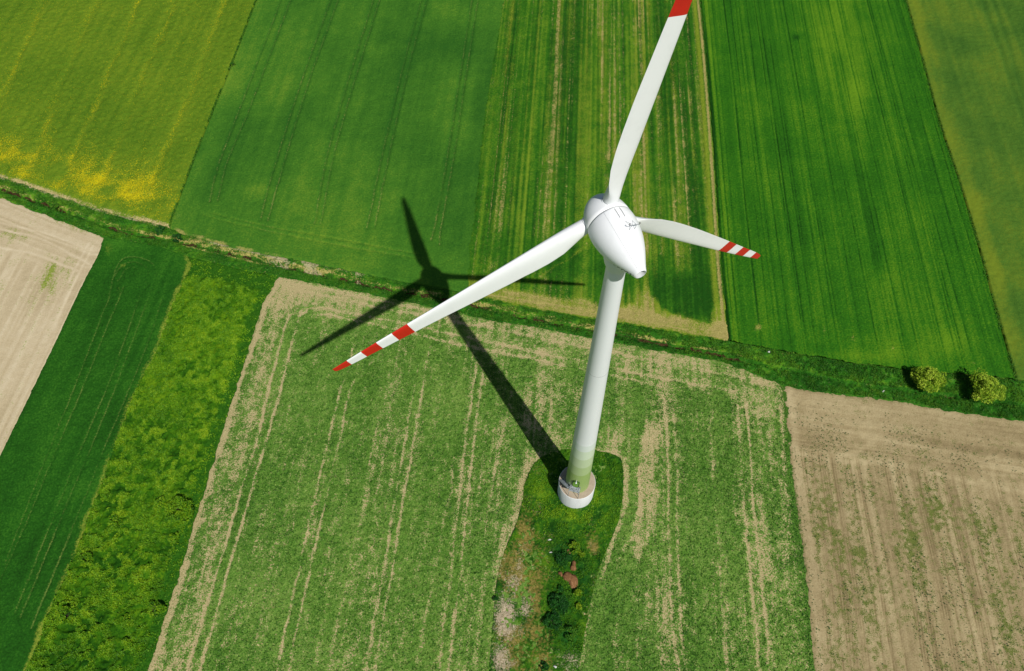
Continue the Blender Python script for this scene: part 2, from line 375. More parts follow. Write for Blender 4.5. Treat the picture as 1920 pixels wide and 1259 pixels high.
# ---- dark green drilled cereal
mt_rye = field_mat('drilled_rye_crop', lin(22, 64, 14), lin(46, 104, 18), lin(98, 138, 26),
                   [('R', lin(120, 128, 48), lin(168, 156, 84), 3., .6, .25)], 2.8, .7, .6)
def f_rye(xy, s, t):
    px, py = proj(xy); hd = dist(xy, bD, 30); le = dist(xy, uCD, 14); re = dist(xy, uDE, 14)
    a, b = rowc(xy, R(85.6))
    low = sstep(3.5, 9, hd)
    fur = np.zeros(a.shape); rr = np.random.default_rng(5)
    pos = a.min(); k = 0
    while pos < a.max():
        w = rr.uniform(.09, .15); st = rr.uniform(.25, 1.0) * (1 if rr.random() < .75 else .4)
        wob = (vn(b / 40 + k * 7.3, b * 0 + k * 3.1, 3) - .5) * .5
        fur = np.maximum(fur, st * gauss(a - pos - wob, w * .8) * (.35 + 1.1 * vn(b / 22 + k * 3.7, b * 0 + k * 1.3, 5)))
        pos += rr.choice([.7, 1.0, 1.5, 2.2]) * rr.uniform(.8, 1.25); k += 1
    tone = .5 + .2 * (fbm(xy, 13, 2, 4) - .5) + .22 * (vn(a / 2.2, b / 70, 4) - .5) + .24 * (vn(a / .45, b / 25, 6) - .5) + .12 * (fbm(xy, 2.4, 8) - .5)
    tone = tone - .6 * fur * (.25 + .75 * low) + .3 * blob(xy, 1560, 40, 26, 90) + .28 * blob(xy, 1600, 170, 22, 60) + .3 * blob(xy, 1660, 560, 22, 60) + .22 * blob(xy, 1675, 640, 14, 40) - .4 * blob(xy, 1492, 72, 7, 5)
    tone = tone + .2 * blob(xy, 1530, 590, 14, 50) + .22 * sstep(3.5, .8, le) - .18 * blob(xy, 1640, 320, 18, 190) + .25 * blob(xy, 1780, 640, 40, 22) + .18 * blob(xy, 1600, 668, 110, 10)
    q = hd + 1.5 * (fbm(xy, 4, 3) - .5)
    tone = tone + .16 * (vn(a / 2.6, b / 8, 9) - .4) * sstep(11, 5, hd)
    soil = .0 + .5 * blob(xy, 1420, 616, 9, 6) + .45 * blob(xy, 1598, 636, 5, 8) + .45 * blob(xy, 1673, 655, 6, 6) + .35 * blob(xy, 1822, 683, 16, 2.4) + .35 * blob(xy, 1545, 622, 4, 14) + .25 * blob(xy, 1422, 600, 6, 24)
    # a thin dark balk and the pale wheel line beside the barley
    tone = tone - .6 * gauss(le - .3, .35)
    z = .34 + .12 * (fbm(xy, .7, 7) - .5) - .22 * fur - .15 * sstep(.9, .1, le)
    return z, (soil, tone, 0, 0)
field('rye_field', 'dark green drilled cereal field ruled with thin dark furrows', uCD, uDE, bD, seg(uCD[-1], uDE[-1]), .2, mt_rye, f_rye, drop=(-.1, -.4, None, -.02))

# ---- olive meadow strip at the edge
mt_mead = field_mat('olive_crop', lin(44, 84, 28), lin(74, 109, 34), lin(108, 126, 34), [], 3.2, .55, .4)
def f_mead(xy, s, t):
    le = dist(xy, uDE, 30); a, b = rowc(xy, R(85.0))
    ln = lines(xy, [smooth(GP((1840, 0), (1890, 140), (1940, 300), (1990, 480))), smooth(GP((1838, -60), (1880, 60), (1925, 200)))], .8, 3, .5)
    tone = .42 + .5 * (fbm(xy, 12, 3, 3) - .5) + .25 * (vn(a / 1.2, b / 30, 4) - .5) + .34 * sstep(5.5, 2, le + 2 * (fbm(xy, 4, 5) - .5)) - .25 * ln - .15 * sstep(715, 690, proj(xy)[1]) * 0
    tone = tone - .25 * sstep(10, 3, dist(xy, bE, 12))
    return .42 + .2 * (fbm(xy, .8, 7) - .5) - .15 * ln, (0, tone, 0, 0)
eR = side(bE[-1], YT)
field('meadow_field', 'dull olive meadow strip beyond the dark furrowed field', uDE, eR, bE, seg(uDE[-1], eR[1]), .3, mt_mead, f_mead, drop=(-.4, -.02, -.02, -.02))

# ---- pale bare field beside the ditch
def f_bareF(xy, s, t):
    hd = dist(xy, tF, 40); re = dist(xy, lFG, 14); a, b = rowc(xy, R(84.6))
    v = vn(a / .5, b / 30, 4); head = sstep(13, 10, hd)
    tone = .55 + .25 * (fbm(xy, 9, 3) - .5) + (1 - head) * .55 * (v - .5) + head * .4 * (vn(hd / .5, a / 40, 5) - .5) + .2 * (fbm(xy, 1., 6) - .5)
    lt = lines(xy, [smooth(GP((0, 430), (80, 450), (175, 500))), smooth(GP((0, 418), (90, 440), (185, 478))), smooth(GP((0, 465), (60, 476), (150, 510))), smooth(GP((175, 462), (140, 530), (100, 620))), smooth(GP((166, 458), (128, 530)))], .3, 3, .2)
    tone = tone + .35 * lt
    g = .08 + .3 * (v - .5) + .35 * (fbm(xy, 2.2, 8) - .5) + .55 * blob(xy, 98, 500, 16, 26) + .42 * blob(xy, 20, 440, 34, 12) + .4 * blob(xy, 85, 535, 18, 26) + .3 * blob(xy, 60, 595, 16, 34) + .32 * blob(xy, 132, 520, 14, 28) + .25 * blob(xy, 0, 545, 16, 26) - .4 * lt + .25 * gauss(hd, 1.)
    return .04 + .05 * (fbm(xy, .6, 7) - .5) + .04 * (v - .5), (g, tone, 0, 0)
mt_bareF = field_mat('pale_bare_soil', lin(166, 149, 114), lin(191, 174, 139), lin(208, 193, 160),
                     [('R', lin(112, 132, 48), lin(146, 156, 66), 2.6, .7, .25)], 3.4, .5, .5)
fl = side(tF[0], YB)
field('fallow_field', 'pale sandy bare field with faint green patches beside a dark green strip', fl[::-1], lFG[::-1], seg(fl[1], lFG[-1]), tF, .24, mt_bareF, f_bareF)

# ---- dark green strip with tractor lines and a turning loop
mt_lush = field_mat('lush_winter_crop', lin(24, 62, 14), lin(36, 88, 20), lin(64, 118, 30),
                    [('R', lin(92, 124, 50), lin(132, 144, 68), 3., .5, .3), ('B', lin(96, 124, 34), lin(134, 146, 52), 2.6, .6, .25)], 2.8, .8, .6)
tr_lush = []
for p in (((205, 562), (190, 600), (160, 680), (112, 800), (80, 880), (10, 1060)), ((233, 540), (200, 620), (160, 720), (105, 850), (60, 960), (0, 1095)), ((262, 560), (235, 640), (195, 745), (150, 850), (90, 1000), (30, 1150)),
          ((285, 545), (250, 640), (205, 760), (155, 880), (105, 1000), (40, 1160)), ((306, 560), (280, 640), (240, 740), (190, 860), (130, 1010), (60, 1180)),
          ((216, 520), (232, 498), (256, 494), (276, 505), (276, 525), (262, 560)), ((205, 562), (214, 520), (228, 490), (255, 484), (284, 494), (294, 515), (285, 545)), ((222, 530), (240, 506), (258, 506), (262, 520))):
    tr_lush.append(smooth(GP(*p)))
def f_lush(xy, s, t):
    px, py = proj(xy); hd = dist(xy, tG, 25); re = dist(xy, lGH, 12); a, b = rowc(xy, R(84.6))
    tl = lines(xy, tr_lush, .24, 3, .15) * (.35 + .75 * fbm(xy, 10, 5))
    tone = .44 + .3 * (fbm(xy, 11, 3, 3) - .5) + .25 * (vn(a / 1.0, b / 40, 4) - .5) + .15 * (fbm(xy, 1.5, 4) - .5) + .22 * sstep(6, 1, hd) - .12 * sstep(900, 1200, py)
    yel = .8 * sstep(1.6, .2, re + .8 * (fbm(xy, 3, 6) - .5)) * (.25 + .9 * fbm(xy, 5, 8)) + .5 * blob(xy, 232, 500, 8, 5) + .42 * blob(xy, 205, 470, 10, 14) + .25 * blob(xy, 225, 540, 6, 30)
    return .42 + .16 * (fbm(xy, .7, 7) - .5) - .15 * tl, (tl * .55, tone, yel, 0)
field('winter_crop_field', 'deep green narrow field with fine tractor lines looping at its end', lFG[::-1], lGH[::-1], seg(lFG[-1], lGH[-1]), tG, .22, mt_lush, f_lush)

# ---- rough weedy fallow strip
mt_weed = field_mat('weedy_fallow', lin(26, 68, 10), lin(54, 100, 12), lin(98, 134, 18), [('R', lin(34, 80, 14), lin(54, 102, 20), 2., .4, .3)], 2.6, .8, .6, bdist=.12)  # base greens lowered to paint shade into the gaps between weed clumps
def weed_masks(xy):
    px, py = proj(xy); re = dist(xy, lHI, 12); hd = dist(xy, tH, 20)
    grass = np.maximum(sstep(3.0, 1.2, re + 1.2 * (fbm(xy, 4, 3) - .5)), sstep(5.5, 3.5, hd + 2 * (fbm(xy, 4, 6) - .5)))
    tall = 1 - grass
    rough = .35 + .65 * sstep(700, 1150, py)
    return grass, tall, rough
def weed_h(xy):
    g, tall, rough = weed_masks(xy)
    big = fbm(xy, 2.2, 4, 3); fine = fbm(xy, .6, 9, 3)
    return .22 + tall * (.30 + rough * (.75 * np.maximum(big - .42, -.2) * 1.6) + .5 * (fine - .5)) + g * .15 * (fine - .5)
def f_weed(xy, s, t):
    g, tall, rough = weed_masks(xy); px, py = proj(xy)
    tone = .5 + .5 * (fbm(xy, 6, 5, 3) - .5) + .5 * (fbm(xy, 1.2, 8, 3) - .5) - .15 * sstep(1000, 1250, py) + .12 * sstep(800, 560, py)
    return weed_h(xy), (g * .85, tone, 0, 0)
o_weed, wxy, wz = field('fallow_strip', 'rough yellow-green weedy fallow strip beside the young crop', lGH[::-1], lHI[::-1], seg(lGH[-1], lHI[-1]), tH, .2, mt_weed, f_weed)

# ---- the young crop round the turbine
plot = smooth(GP((915, 1262), (922, 1180), (928, 1110), (934, 1072), (946, 1030), (966, 985), (978, 940), (984, 905), (1003, 868), (1032, 850), (1080, 842), (1120, 846), (1160, 857), (1169, 880), (1169, 930), (1162, 970),
                 (1148, 1010), (1130, 1052), (1115, 1100), (1105, 1150), (1097, 1190), (1085, 1262)), 5)
plot = np.vstack([plot, plot[-1] + [-.6, -14], plot[0] + [-1.4, -14]])
mt_young = field_mat('young_crop', lin(52, 92, 26), lin(86, 128, 44), lin(122, 152, 68), [('R', lin(160, 146, 98), lin(200, 184, 136), 4.0, 1.35, .2)], 4.2, 1.2, .9, bdist=.09)
tr_young = []
for p in (((548, 590), (537, 607), (505, 730), (477, 840), (415, 1045), (353, 1253)), ((566, 585), (560, 600), (525, 735), (493, 843), (435, 1045), (377, 1253)),
          ((662, 640), (655, 690), (637, 737), (613, 840), (565, 1050), (520, 1253)), ((682, 634), (672, 690), (655, 740), (632, 843), (588, 1040), (545, 1240)),
          ((787, 667), (771, 760), (755, 850), (722, 1050), (688, 1253)), ((803, 660), (788, 750), (773, 842), (738, 1050), (703, 1257)),
          ((893, 683), (883, 760), (871, 842), (848, 1050), (823, 1253)), ((905, 697), (898, 760), (887, 842), (866, 1050), (840, 1257)),
          ((1243, 742), (1250, 800), (1252, 900), (1254, 1050), (1262, 1180), (1275, 1260)), ((1262, 740), (1265, 800), (1269, 930), (1273, 1080), (1280, 1200), (1288, 1260)),
          ((1384, 762), (1387, 840), (1397, 970), (1411, 1120), (1424, 1257)), ((1398, 756), (1406, 840), (1416, 970), (1430, 1120), (1443, 1257))):
    tr_young.append(ext(smooth(GP(*p)), YB))
faint = [smooth(GP(*p)) for p in (((853, 857), (838, 960), (815, 1080), (783, 1253)), ((965, 700), (945, 800), (925, 900)), ((1330, 760), (1338, 900), (1350, 1080), (1362, 1259)), ((730, 700), (700, 850), (655, 1060), (620, 1230)), ((1465, 760), (1473, 880), (1482, 980)),
                                       ((1197, 882), (1197, 943), (1187, 988), (1168, 1032)), ((1171, 862), (1175, 900), (1170, 950), (1150, 1015), (1125, 1085)), ((1110, 1090), (1100, 1160), (1090, 1240)))]
hl_young = [smooth(GP(*p)) for p in (((560, 592), (590, 578), (640, 584), (773, 611), (907, 640), (1000, 660), (1100, 680), (1250, 712), (1380, 735)), ((600, 590), (640, 596), (770, 625), (900, 655), (1010, 676), (1100, 695), (1240, 725)),
                                        ((530, 540), (620, 558), (760, 586), (880, 608), (1000, 632), (1110, 655), (1300, 690), (1440, 722)), ((538, 530), (700, 562), (830, 588)))]
def f_young(xy, s, t):
    px, py = proj(xy); hd = dist(xy, tI, 30); le = dist(xy, lHI, 14); re = dist(xy, lIJ, 14); a, b = rowc(xy, R(85.0))
    ang = R(84.2) + (R(85.6) - R(84.2)) * np.clip((px - 300) / 1200, 0, 1)
    a2 = xy[..., 0] * np.sin(ang) - xy[..., 1] * np.cos(ang)
    tl = lines(xy, tr_young, .27, 3, .4) * (.55 + .7 * fbm(xy, 1.6, 13, 3)); ft = lines(xy, faint, .36, 6, .8); hl = lines(xy, hl_young, .36, 5, .6) * (.4 + .9 * fbm(xy, 3., 13, 3))
    mott = fbm(xy, .9, 5, 3); big = fbm(xy, 8, 2, 3)
    soil = .10 + .40 * (mott - .5) + .2 * (big - .45) + .42 * (vn(a2 / .5, b / 9, 6) - .5) + .26 * (vn(a2 / 2.4, b / 40, 7) - .5) + .06 * sstep(1150, 1250, px)
    head = sstep(9.5, 6.5, hd)
    soil = soil + head * (.16 + .3 * (fbm(xy, 3.2, 8) - .4)) + .17 * gauss(hd - 1.2, 1.)
    q = xy + (np.stack([fbm(xy, 2., 3), fbm(xy, 2., 8)], -1) - .5) * 1.2
    l2 = dist(q, lHI, 14)
    soil = soil + .60 * sstep(1.6, .6, l2) + .3 * sstep(7.5, 5., l2) * (.5 + fbm(xy, 3, 9)) + .25 * blob(xy, 560, 548, 40, 20) + .2 * blob(xy, 640, 560, 60, 16)
    soil = soil + tl * (.5 + .25 * sstep(700, 430, px) + .3 * (fbm(xy, 2.5, 4) - .5)) + ft * .30 + hl * (.42 + .4 * (fbm(xy, 4, 3) - .5))
    # round the turbine's plot: turning places worn bare
    pe = dist(xy, plot, 12)
    soil = soil + .42 * sstep(2.2, .4, pe + 1. * (fbm(xy, 2, 6) - .5)) * sstep(1040, 1000, px) * sstep(1130, 1000, py) + .3 * gauss(pe, .8) * sstep(1100, 1140, px)
    w = dist(xy + (np.stack([fbm(xy, 3., 3), fbm(xy, 3., 8)], -1) - .5) * 2, smooth(GP((1222, 800), (1214, 840), (1212, 900), (1211, 960), (1203, 1000), (1190, 1035))), 9)
    soil = soil + .46 * sstep(2.6, 1.0, w) + .32 * blob(xy, 1217, 824, 12, 8) + .32 * blob(xy, 1150, 830, 26, 34) + .22 * blob(xy, 1060, 730, 46, 26) + .32 * blob(xy, 1020, 800, 70, 50) * fbm(xy, 4, 7) + .34 * blob(xy, 1120, 850, 40, 8) + .22 * blob(xy, 1245, 770, 30, 50) + .18 * blob(xy, 1225, 1120, 40, 80) + .2 * blob(xy, 960, 900, 40, 60) + .22 * blob(xy, 945, 1000, 16, 60)
    soil = soil + .16 * blob(xy, 1440, 1000, 22, 200) + .12 * blob(xy, 1430, 790, 60, 50) - .22 * blob(xy, 1340, 900, 34, 260) - .15 * blob(xy, 590, 640, 50, 26) - .25 * blob(xy, 1190, 760, 20, 50) - .16 * sstep(2.8, .6, re) + .5 * blob(xy, 1445, 715, 26, 4) + .3 * blob(xy, 893, 806, 18, 2) - .18 * blob(xy, 1160, 1110, 30, 70)
    tone = .5 + .32 * (fbm(xy, 12, 4, 3) - .5) + .3 * (mott - .5) + .2 * (vn(a2 / 1.2, b / 25, 3) - .5) - .25 * sstep(2.5, .4, re) + .12 * head - .10 * sstep(1150, 1250, px) * sstep(1380, 1250, px) + .06
    z = .10 + .22 * (fbm(xy, .45, 7, 2) - .5) * (1 - np.clip(soil, 0, 1)) - .08 * np.clip(soil, 0, 1)
    return z, (soil, tone, 0, 0)
field('young_crop_field', 'young green crop with bare soil wheel tracks around the wind turbine', lHI[::-1], lIJ[::-1], seg(lHI[-1], lIJ[-1]), tI, .2, mt_young, f_young)

# ---- brown stubble field with weeds
mt_stub = field_mat('brown_stubble_soil', lin(128, 112, 78), lin(160, 143, 104), lin(186, 169, 128), [('R', lin(78, 96, 40), lin(118, 122, 62), 6., 1.2, .2), ('B', lin(48, 88, 28), lin(76, 112, 36), 2.4, .8, .2)], 3.6, .55, .6)
def f_stub(xy, s, t):
    px, py = proj(xy); hd = dist(xy, tJ, 40); le = dist(xy, lIJ, 14); a, b = rowc(xy, R(86.2))
    head = sstep(15, 12, hd + 1.5 * (fbm(xy, 6, 3) - .5))
    rown_ = .5 * (vn(a / .36, b / 60, 4) - .5) + .5 * (vn(a / 1.2, b / 70, 5) - .5); hrow = .5 * (vn(hd / .36, a / 50, 6) - .5) + .5 * (vn(hd / 1.5, a / 50, 7) - .5)
    rows_ = rown_ * (1 - head) + hrow * head
    fur = np.zeros(a.shape); rr = np.random.default_rng(8); pos = a.min(); k = 0
    while pos < a.max():
        for dx in (0, .42, .8)[:rr.integers(1, 4)]: fur = np.maximum(fur, gauss(a - pos - dx, .10) * (.3 + vn(b / 15 + k * 3.7, b * 0 + k + dx, 5)))
        pos += rr.choice([1.3, 2.1, 3.4]) * rr.uniform(.8, 1.2); k += 1
    fur = fur * (1 - head) * sstep(1.5, 3, le)
    lt = lines(xy, [smooth(GP((1495, 790), (1600, 812), (1720, 838), (1830, 862), (1960, 890))), smooth(GP((1490, 850), (1560, 862), (1680, 872), (1800, 900), (1950, 930))), smooth(GP((1560, 860), (1600, 848), (1640, 826))), smooth(GP((1850, 930), (1842, 880), (1850, 862), (1880, 852))), smooth(GP((1868, 935), (1862, 890), (1868, 868), (1890, 858)))], .5, 3, .3)
    tone = .5 + .3 * (fbm(xy, 7, 3) - .5) + .65 * rows_ + .25 * (fbm(xy, .9, 6) - .5) + .3 * gauss(le - 1.3, .8) - .5 * fur + .2 * lt
    pt = fbm(xy, 6, 12, 3)
    wd = .07 + .8 * (fbm(xy, .6, 8, 3) - .5) + .4 * (pt - .5) + .4 * (vn(a / .9, b / 50, 9) - .5) * (1 - head) + .16 * sstep(780, 1000, py) - .3 * gauss(le - 1.2, 1.2) - .3 * lt
    for (x, y, rx, ry) in ((1615, 850, 18, 10), (1710, 850, 30, 9), (1765, 940, 30, 30), (1690, 960, 60, 60), (1660, 1110, 60, 50), (1830, 1000, 40, 60), (1890, 1180, 20, 30), (1590, 1150, 30, 60), (1560, 900, 20, 10), (1710, 1020, 30, 50)):
        wd = wd + .17 * blob(xy, x, y, rx, ry)
    wd = wd - .15 * sstep(9, 3, hd)
    gr = .9 * sstep(.9, .1, le + .9 * (fbm(xy, 1.5, 3) - .5)) * sstep(1240, 800, py) + .35 * sstep(.8, 0, hd) + .35 * blob(xy, 1495, 765, 14, 3)
    return .03 + .07 * (fbm(xy, .5, 7) - .5) + .05 * rows_ - .07 * fur, (wd, tone, gr, 0)
jr = side(tJ[-1], YB)
field('stubble_field', 'brown bare field with drill lines and scattered green weeds', lIJ[::-1], jr[::-1], seg(lIJ[-1], jr[1]), tJ, .22, mt_stub, f_stub)

# ---- the grass verge with its ditch
ditch = smooth(GP((0, 355), (57, 374), (108, 392), (183, 418), (233, 435), (317, 451), (374, 462), (423, 474), (479, 487), (542, 503), (619, 518), (707, 538), (807, 557), (880, 571), (949, 586), (997, 598), (1061, 610), (1113, 620), (1192, 636), (1264, 649), (1344, 664), (1380, 674), (1470, 692), (1560, 712), (1640, 727), (1780, 743), (1920, 760)), 4)
v_lo = np.vstack([tF, tG[1:], tH[1:], tI[1:], tJ[1:]]); v_hi = np.vstack([bA, bB[1:], bC[1:], bD[1:], bE[1:]])
mt_verge = field_mat('verge_grass', lin(26, 72, 14), lin(48, 106, 22), lin(90, 136, 28),
                     [('B', lin(140, 138, 60), lin(184, 170, 104), 2.6, .9, .25), ('R', lin(34, 26, 16), lin(84, 62, 38), 4., .5, .2), ('A', lin(160, 148, 110), lin(194, 180, 142), 4., 1., .3)], 3., .7, .6, bdist=.1)
def ditch_open(xy):
    px, py = proj(xy)
    return sstep(1405, 1375, px) * (.38 + .75 * sstep(.3, .6, vn(px / 14, py * 0, 4))) + .9 * sstep(1768, 1775, px) * sstep(1795, 1788, px)
def f_verge(xy, s, t):
    px, py = proj(xy); d = dist(xy, ditch, 12); hi = dist(xy, v_hi, 12); lo = dist(xy, v_lo, 12)
    q = xy + (np.stack([fbm(xy, 1.6, 3), fbm(xy, 1.6, 8)], -1) - .5) * .7; d2 = dist(q, ditch, 12)
    op = ditch_open(xy)
    left = sstep(330, 360, px) * sstep(720, 640, px)
    up = (t > .45)
    soil = 1.1 * gauss(d2, .30) * op
    dry = .75 * gauss(d2 - .75, .45) * (.3 + .9 * vn(px / 40, py * 0, 9)) * sstep(1420, 1380, px) * up + left * up * (.62 * (fbm(xy, 2.6, 5) - .18)) * sstep(.6, 1.2, d) + .5 * blob(xy, 960, 578, 12, 6) + .3 * blob(xy, 1632, 722, 10, 3) + .3 * blob(xy, 1690, 722, 10, 3) + .35 * blob(xy, 1035, 598, 14, 5)
    dry = dry + .42 * gauss(hi - .2, .5) * sstep(320, 300, px) + .2 * gauss(lo - .3, .5) * (fbm(xy, 3, 3)) + .30 * blob(xy, 1620, 672, 60, 3) + .35 * blob(xy, 1480, 664, 24, 2.4) + .4 * blob(xy, 385, 497, 14, 7) + .4 * blob(xy, 1790, 712, 40, 3)
    pale = (.85 * gauss(hi - .15, .45) * (fbm(xy, 2.6, 11) + .1)) * (sstep(560, 480, px) * sstep(370, 400, px) + .9 * sstep(320, 290, px) + .5 * sstep(560, 580, px) * sstep(720, 640, px)) + .65 * left * up * sstep(.5, .62, fbm(xy, 3.4, 13)) * sstep(480, 530, px)
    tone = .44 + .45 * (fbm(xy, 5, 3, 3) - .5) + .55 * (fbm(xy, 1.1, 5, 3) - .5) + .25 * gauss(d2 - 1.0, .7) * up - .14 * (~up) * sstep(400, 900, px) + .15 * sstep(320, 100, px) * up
    z = .16 + .45 * (fbm(xy, 1.3, 4, 3) - .45) * sstep(0, 1.0, np.minimum(hi, lo)) + .2 * (fbm(xy, .5, 9, 2) - .5) - .75 * gauss(d, .55) * (.25 + .75 * np.clip(op, 0, 1))
    return z, (soil, tone, dry, pale)
o_verge, vxy, vz = field('grass_verge', 'strip of lush grass along a narrow ditch between the fields', seg(v_lo[0], v_hi[0]), seg(v_lo[-1], v_hi[-1]), v_lo, v_hi, .2, mt_verge, f_verge)

# ---- the turbine's plot of rough grass
mt_plot = field_mat('plot_grass', lin(22, 62, 14), lin(50, 98, 18), lin(98, 132, 24),
                    [('B', lin(108, 100, 44), lin(142, 128, 66), 2.2, .9, .3), ('R', lin(150, 134, 104), lin(196, 180, 152), 4., 1., .3), ('A', lin(20, 66, 20), lin(36, 90, 28), 2., .5, .3)], 2.6, .8, .6, bdist=.12)
TB = np.array([11.662, 53.734])                                  # foot of the tower
def plot_masks(xy):
    px, py = proj(xy)
    herb = np.maximum.reduce([.9 * blob(xy, 1010, 925, 22, 30), 1.0 * blob(xy, 1075, 970, 60, 22), .8 * blob(xy, 1120, 935, 16, 24), .8 * blob(xy, 1040, 965, 30, 20)])
    dryz = np.maximum.reduce([1. * blob(xy, 985, 1000, 20, 40), .95 * blob(xy, 965, 1080, 30, 60), .9 * blob(xy, 1005, 1130, 26, 90), .8 * blob(xy, 960, 1220, 40, 60), .7 * blob(xy, 1010, 1220, 34, 60), .62 * blob(xy, 1112, 1020, 16, 26)])
    pale = np.maximum.reduce([1. * blob(xy, 950, 1150, 26, 52), .9 * blob(xy, 962, 1095, 16, 26), .85 * blob(xy, 985, 1140, 18, 26), .95 * blob(xy, 940, 1235, 22, 40), .6 * blob(xy, 1070, 1235, 22, 30), .5 * blob(xy, 975, 1060, 12, 26)])
    lush = np.maximum.reduce([.9 * blob(xy, 1055, 1040, 20, 30), 1. * blob(xy, 1050, 1130, 26, 40), .9 * blob(xy, 1065, 1190, 24, 34), .8 * blob(xy, 1055, 990, 18, 16), .7 * blob(xy, 1090, 1080, 14, 60), .6 * blob(xy, 1150, 900, 14, 40)])
    return herb, dryz, pale, lush
def plot_h(xy):
    h, d, p, l = plot_masks(xy)
    return .18 + .3 * h * (.6 + .8 * (fbm(xy, 1.3, 4, 3) - .4)) + l * (.45 + .9 * (fbm(xy, 1.6, 6, 3) - .45)) + .22 * (fbm(xy, .6, 9, 3) - .5) + .2 * (fbm(xy, 2.5, 12) - .5)
nb = 330
us = np.linspace(0, 1, nb)
k0 = len(plot) // 2
# patch between the plot's two long sides
Pl = pl_at(plot[:len(plot) - 2], np.linspace(0, .5, 400)); Pr = pl_at(plot[:len(plot) - 2], np.linspace(1, .5, 400))
pu = np.linspace(0, 1, 250); pv = np.linspace(0, 1, 120)
px_, pv_ = np.meshgrid(pv, pu)
PL = pl_at(np.vstack([plot[-1], Pl]), pv_); PR = pl_at(np.vstack([plot[-2], Pr]), pv_)
pxy = PL + (PR - PL) * px_[..., None]
ed = np.zeros(pxy.shape[:2], bool); ed[[0, -1]] = True; ed[:, [0, -1]] = True
pj = np.where(ed[..., None], pxy + np.stack([fbm(pxy, 1.2, 3) - .5, fbm(pxy, 1.2, 9) - .5], -1) * .5, pxy)
hb, dz, pz, lz = plot_masks(pxy)
zz = plot_h(pxy); zz[ed] = -.2
tone = .36 + .5 * (fbm(pxy, 3, 5, 3) - .5) + .5 * (fbm(pxy, .9, 8, 3) - .5) + .35 * hb - .1 * lz
brk = fbm(pxy, 2.4, 10, 3) - .5
msk = np.stack([.98 * pz + .5 * brk - .12, tone, np.clip(dz, 0, 1) * .9 + .55 * brk - .05 - .4 * lz, .85 * lz + .2 * brk], -1)
link('grass_plot', fast_mesh('grass_plot', np.concatenate([pj, zz[..., None]], -1).reshape(-1, 3), grid_faces(250, 120), mt_plot, True, {'mask': ('FLOAT_COLOR', msk)}),
     kind='structure', label='rough overgrown plot of grass and dry stalks at the foot of the turbine')

# ---- the land all round, out to the horizon
mt_land = field_mat('distant_farmland', lin(40, 84, 26), lin(70, 112, 36), lin(110, 132, 52), [], .02, 1.2, .2)
gv = np.array([(-6000, -6000, -1.2), (6000, -6000, -1.2), (6000, 6000, -1.2), (-6000, 6000, -1.2)], float)
link('ground', fast_mesh('ground', gv, np.array([[0, 1, 2, 3]]), mt_land, False, {'mask': ('FLOAT_COLOR', np.tile([0, .5, 0, 0], (4, 1)))}), kind='structure', label='flat green farmland all round the fields')

# ================================================================== THE WIND TURBINE
def unit(v): v = np.asarray(v, float); return v / np.linalg.norm(v)
T0 = np.array([TB[0], TB[1], 0.])
def empty(name, loc, **props):
    o = bpy.data.objects.new(name, None); col.objects.link(o); o.location = loc; o.empty_display_size = .5
    for k, v in props.items(): o[k] = v
    return o
turbine = empty('wind_turbine', T0, label='white three-bladed wind turbine with red blade stripes and green-banded tower foot', category='wind turbine')
def part(name, v, f, mat, parent, smooth_=True, **p):
    me = bpy.data.meshes.new(name); me.from_pydata([tuple(x) for x in np.asarray(v, float)], [], [tuple(int(i) for i in q) for q in f])
    me.materials.append(mat)
    for q in me.polygons: q.use_smooth = smooth_
    me.update(); return link(name, me, parent, **p)
def lathe(prof, o, ax, e1, e2, n=64):
    """surface of revolution: prof = [(t, r)] along ax"""
    a = np.linspace(0, 2 * math.pi, n, endpoint=False); v = []
    for t, r in prof:
        for k in a: v.append(o + ax * t + (e1 * math.cos(k) + e2 * math.sin(k)) * max(r, 1e-4))
    f = [(i * n + j, i * n + (j + 1) % n, (i + 1) * n + (j + 1) % n, (i + 1) * n + j) for i in range(len(prof) - 1) for j in range(n)]
    return np.array(v), f
def tube(P, r, n=6):
    """tapering tube along points"""
    P = np.asarray(P, float); r = np.broadcast_to(np.asarray(r, float), (len(P),)); v = []; f = []
    for i, p in enumerate(P):
        d = unit(P[min(i + 1, len(P) - 1)] - P[max(i - 1, 0)]); e1 = np.cross(d, [0, 0, 1] if abs(d[2]) < .9 else [1, 0, 0]); e1 = unit(e1); e2 = np.cross(d, e1)
        for k in range(n):
            a = 2 * math.pi * k / n; v.append(p + (e1 * math.cos(a) + e2 * math.sin(a)) * r[i])
    for i in range(len(P) - 1):
        for k in range(n): f.append((i * n + k, i * n + (k + 1) % n, (i + 1) * n + (k + 1) % n, (i + 1) * n + k))
    f.append(tuple(range(n))[::-1]); f.append(tuple(range((len(P) - 1) * n, len(P) * n))); return v, f
def box(c, ex, ey, ez):
    c, ex, ey, ez = map(np.asarray, (c, ex, ey, ez))
    v = [c + a * ex + b * ey + d * ez for a in (-.5, .5) for b in (-.5, .5) for d in (-.5, .5)]
    return v, [(0, 1, 3, 2), (4, 6, 7, 5), (0, 4, 5, 1), (2, 3, 7, 6), (0, 2, 6, 4), (1, 5, 7, 3)]
def join(parts):
    V, F_ = [], []
    for v, f in parts:
        o = len(V); V += list(v); F_ += [tuple(i + o for i in q) for q in f]
    return V, F_
X, Y, Z = np.eye(3)
mt_white = paint_mat('white_tower_paint', (.78, .80, .80, 1), .45, (.64, .66, .66, 1), .9, .07, (1, 1, .12))
mt_blade = paint_mat('white_blade_gelcoat', (.85, .86, .855, 1), .4, (.62, .63, .62, 1), .55, .08)
mt_red = paint_mat('red_warning_paint', lin(196, 34, 22, 1.), .4, lin(150, 26, 20, 1.), .8, .12)
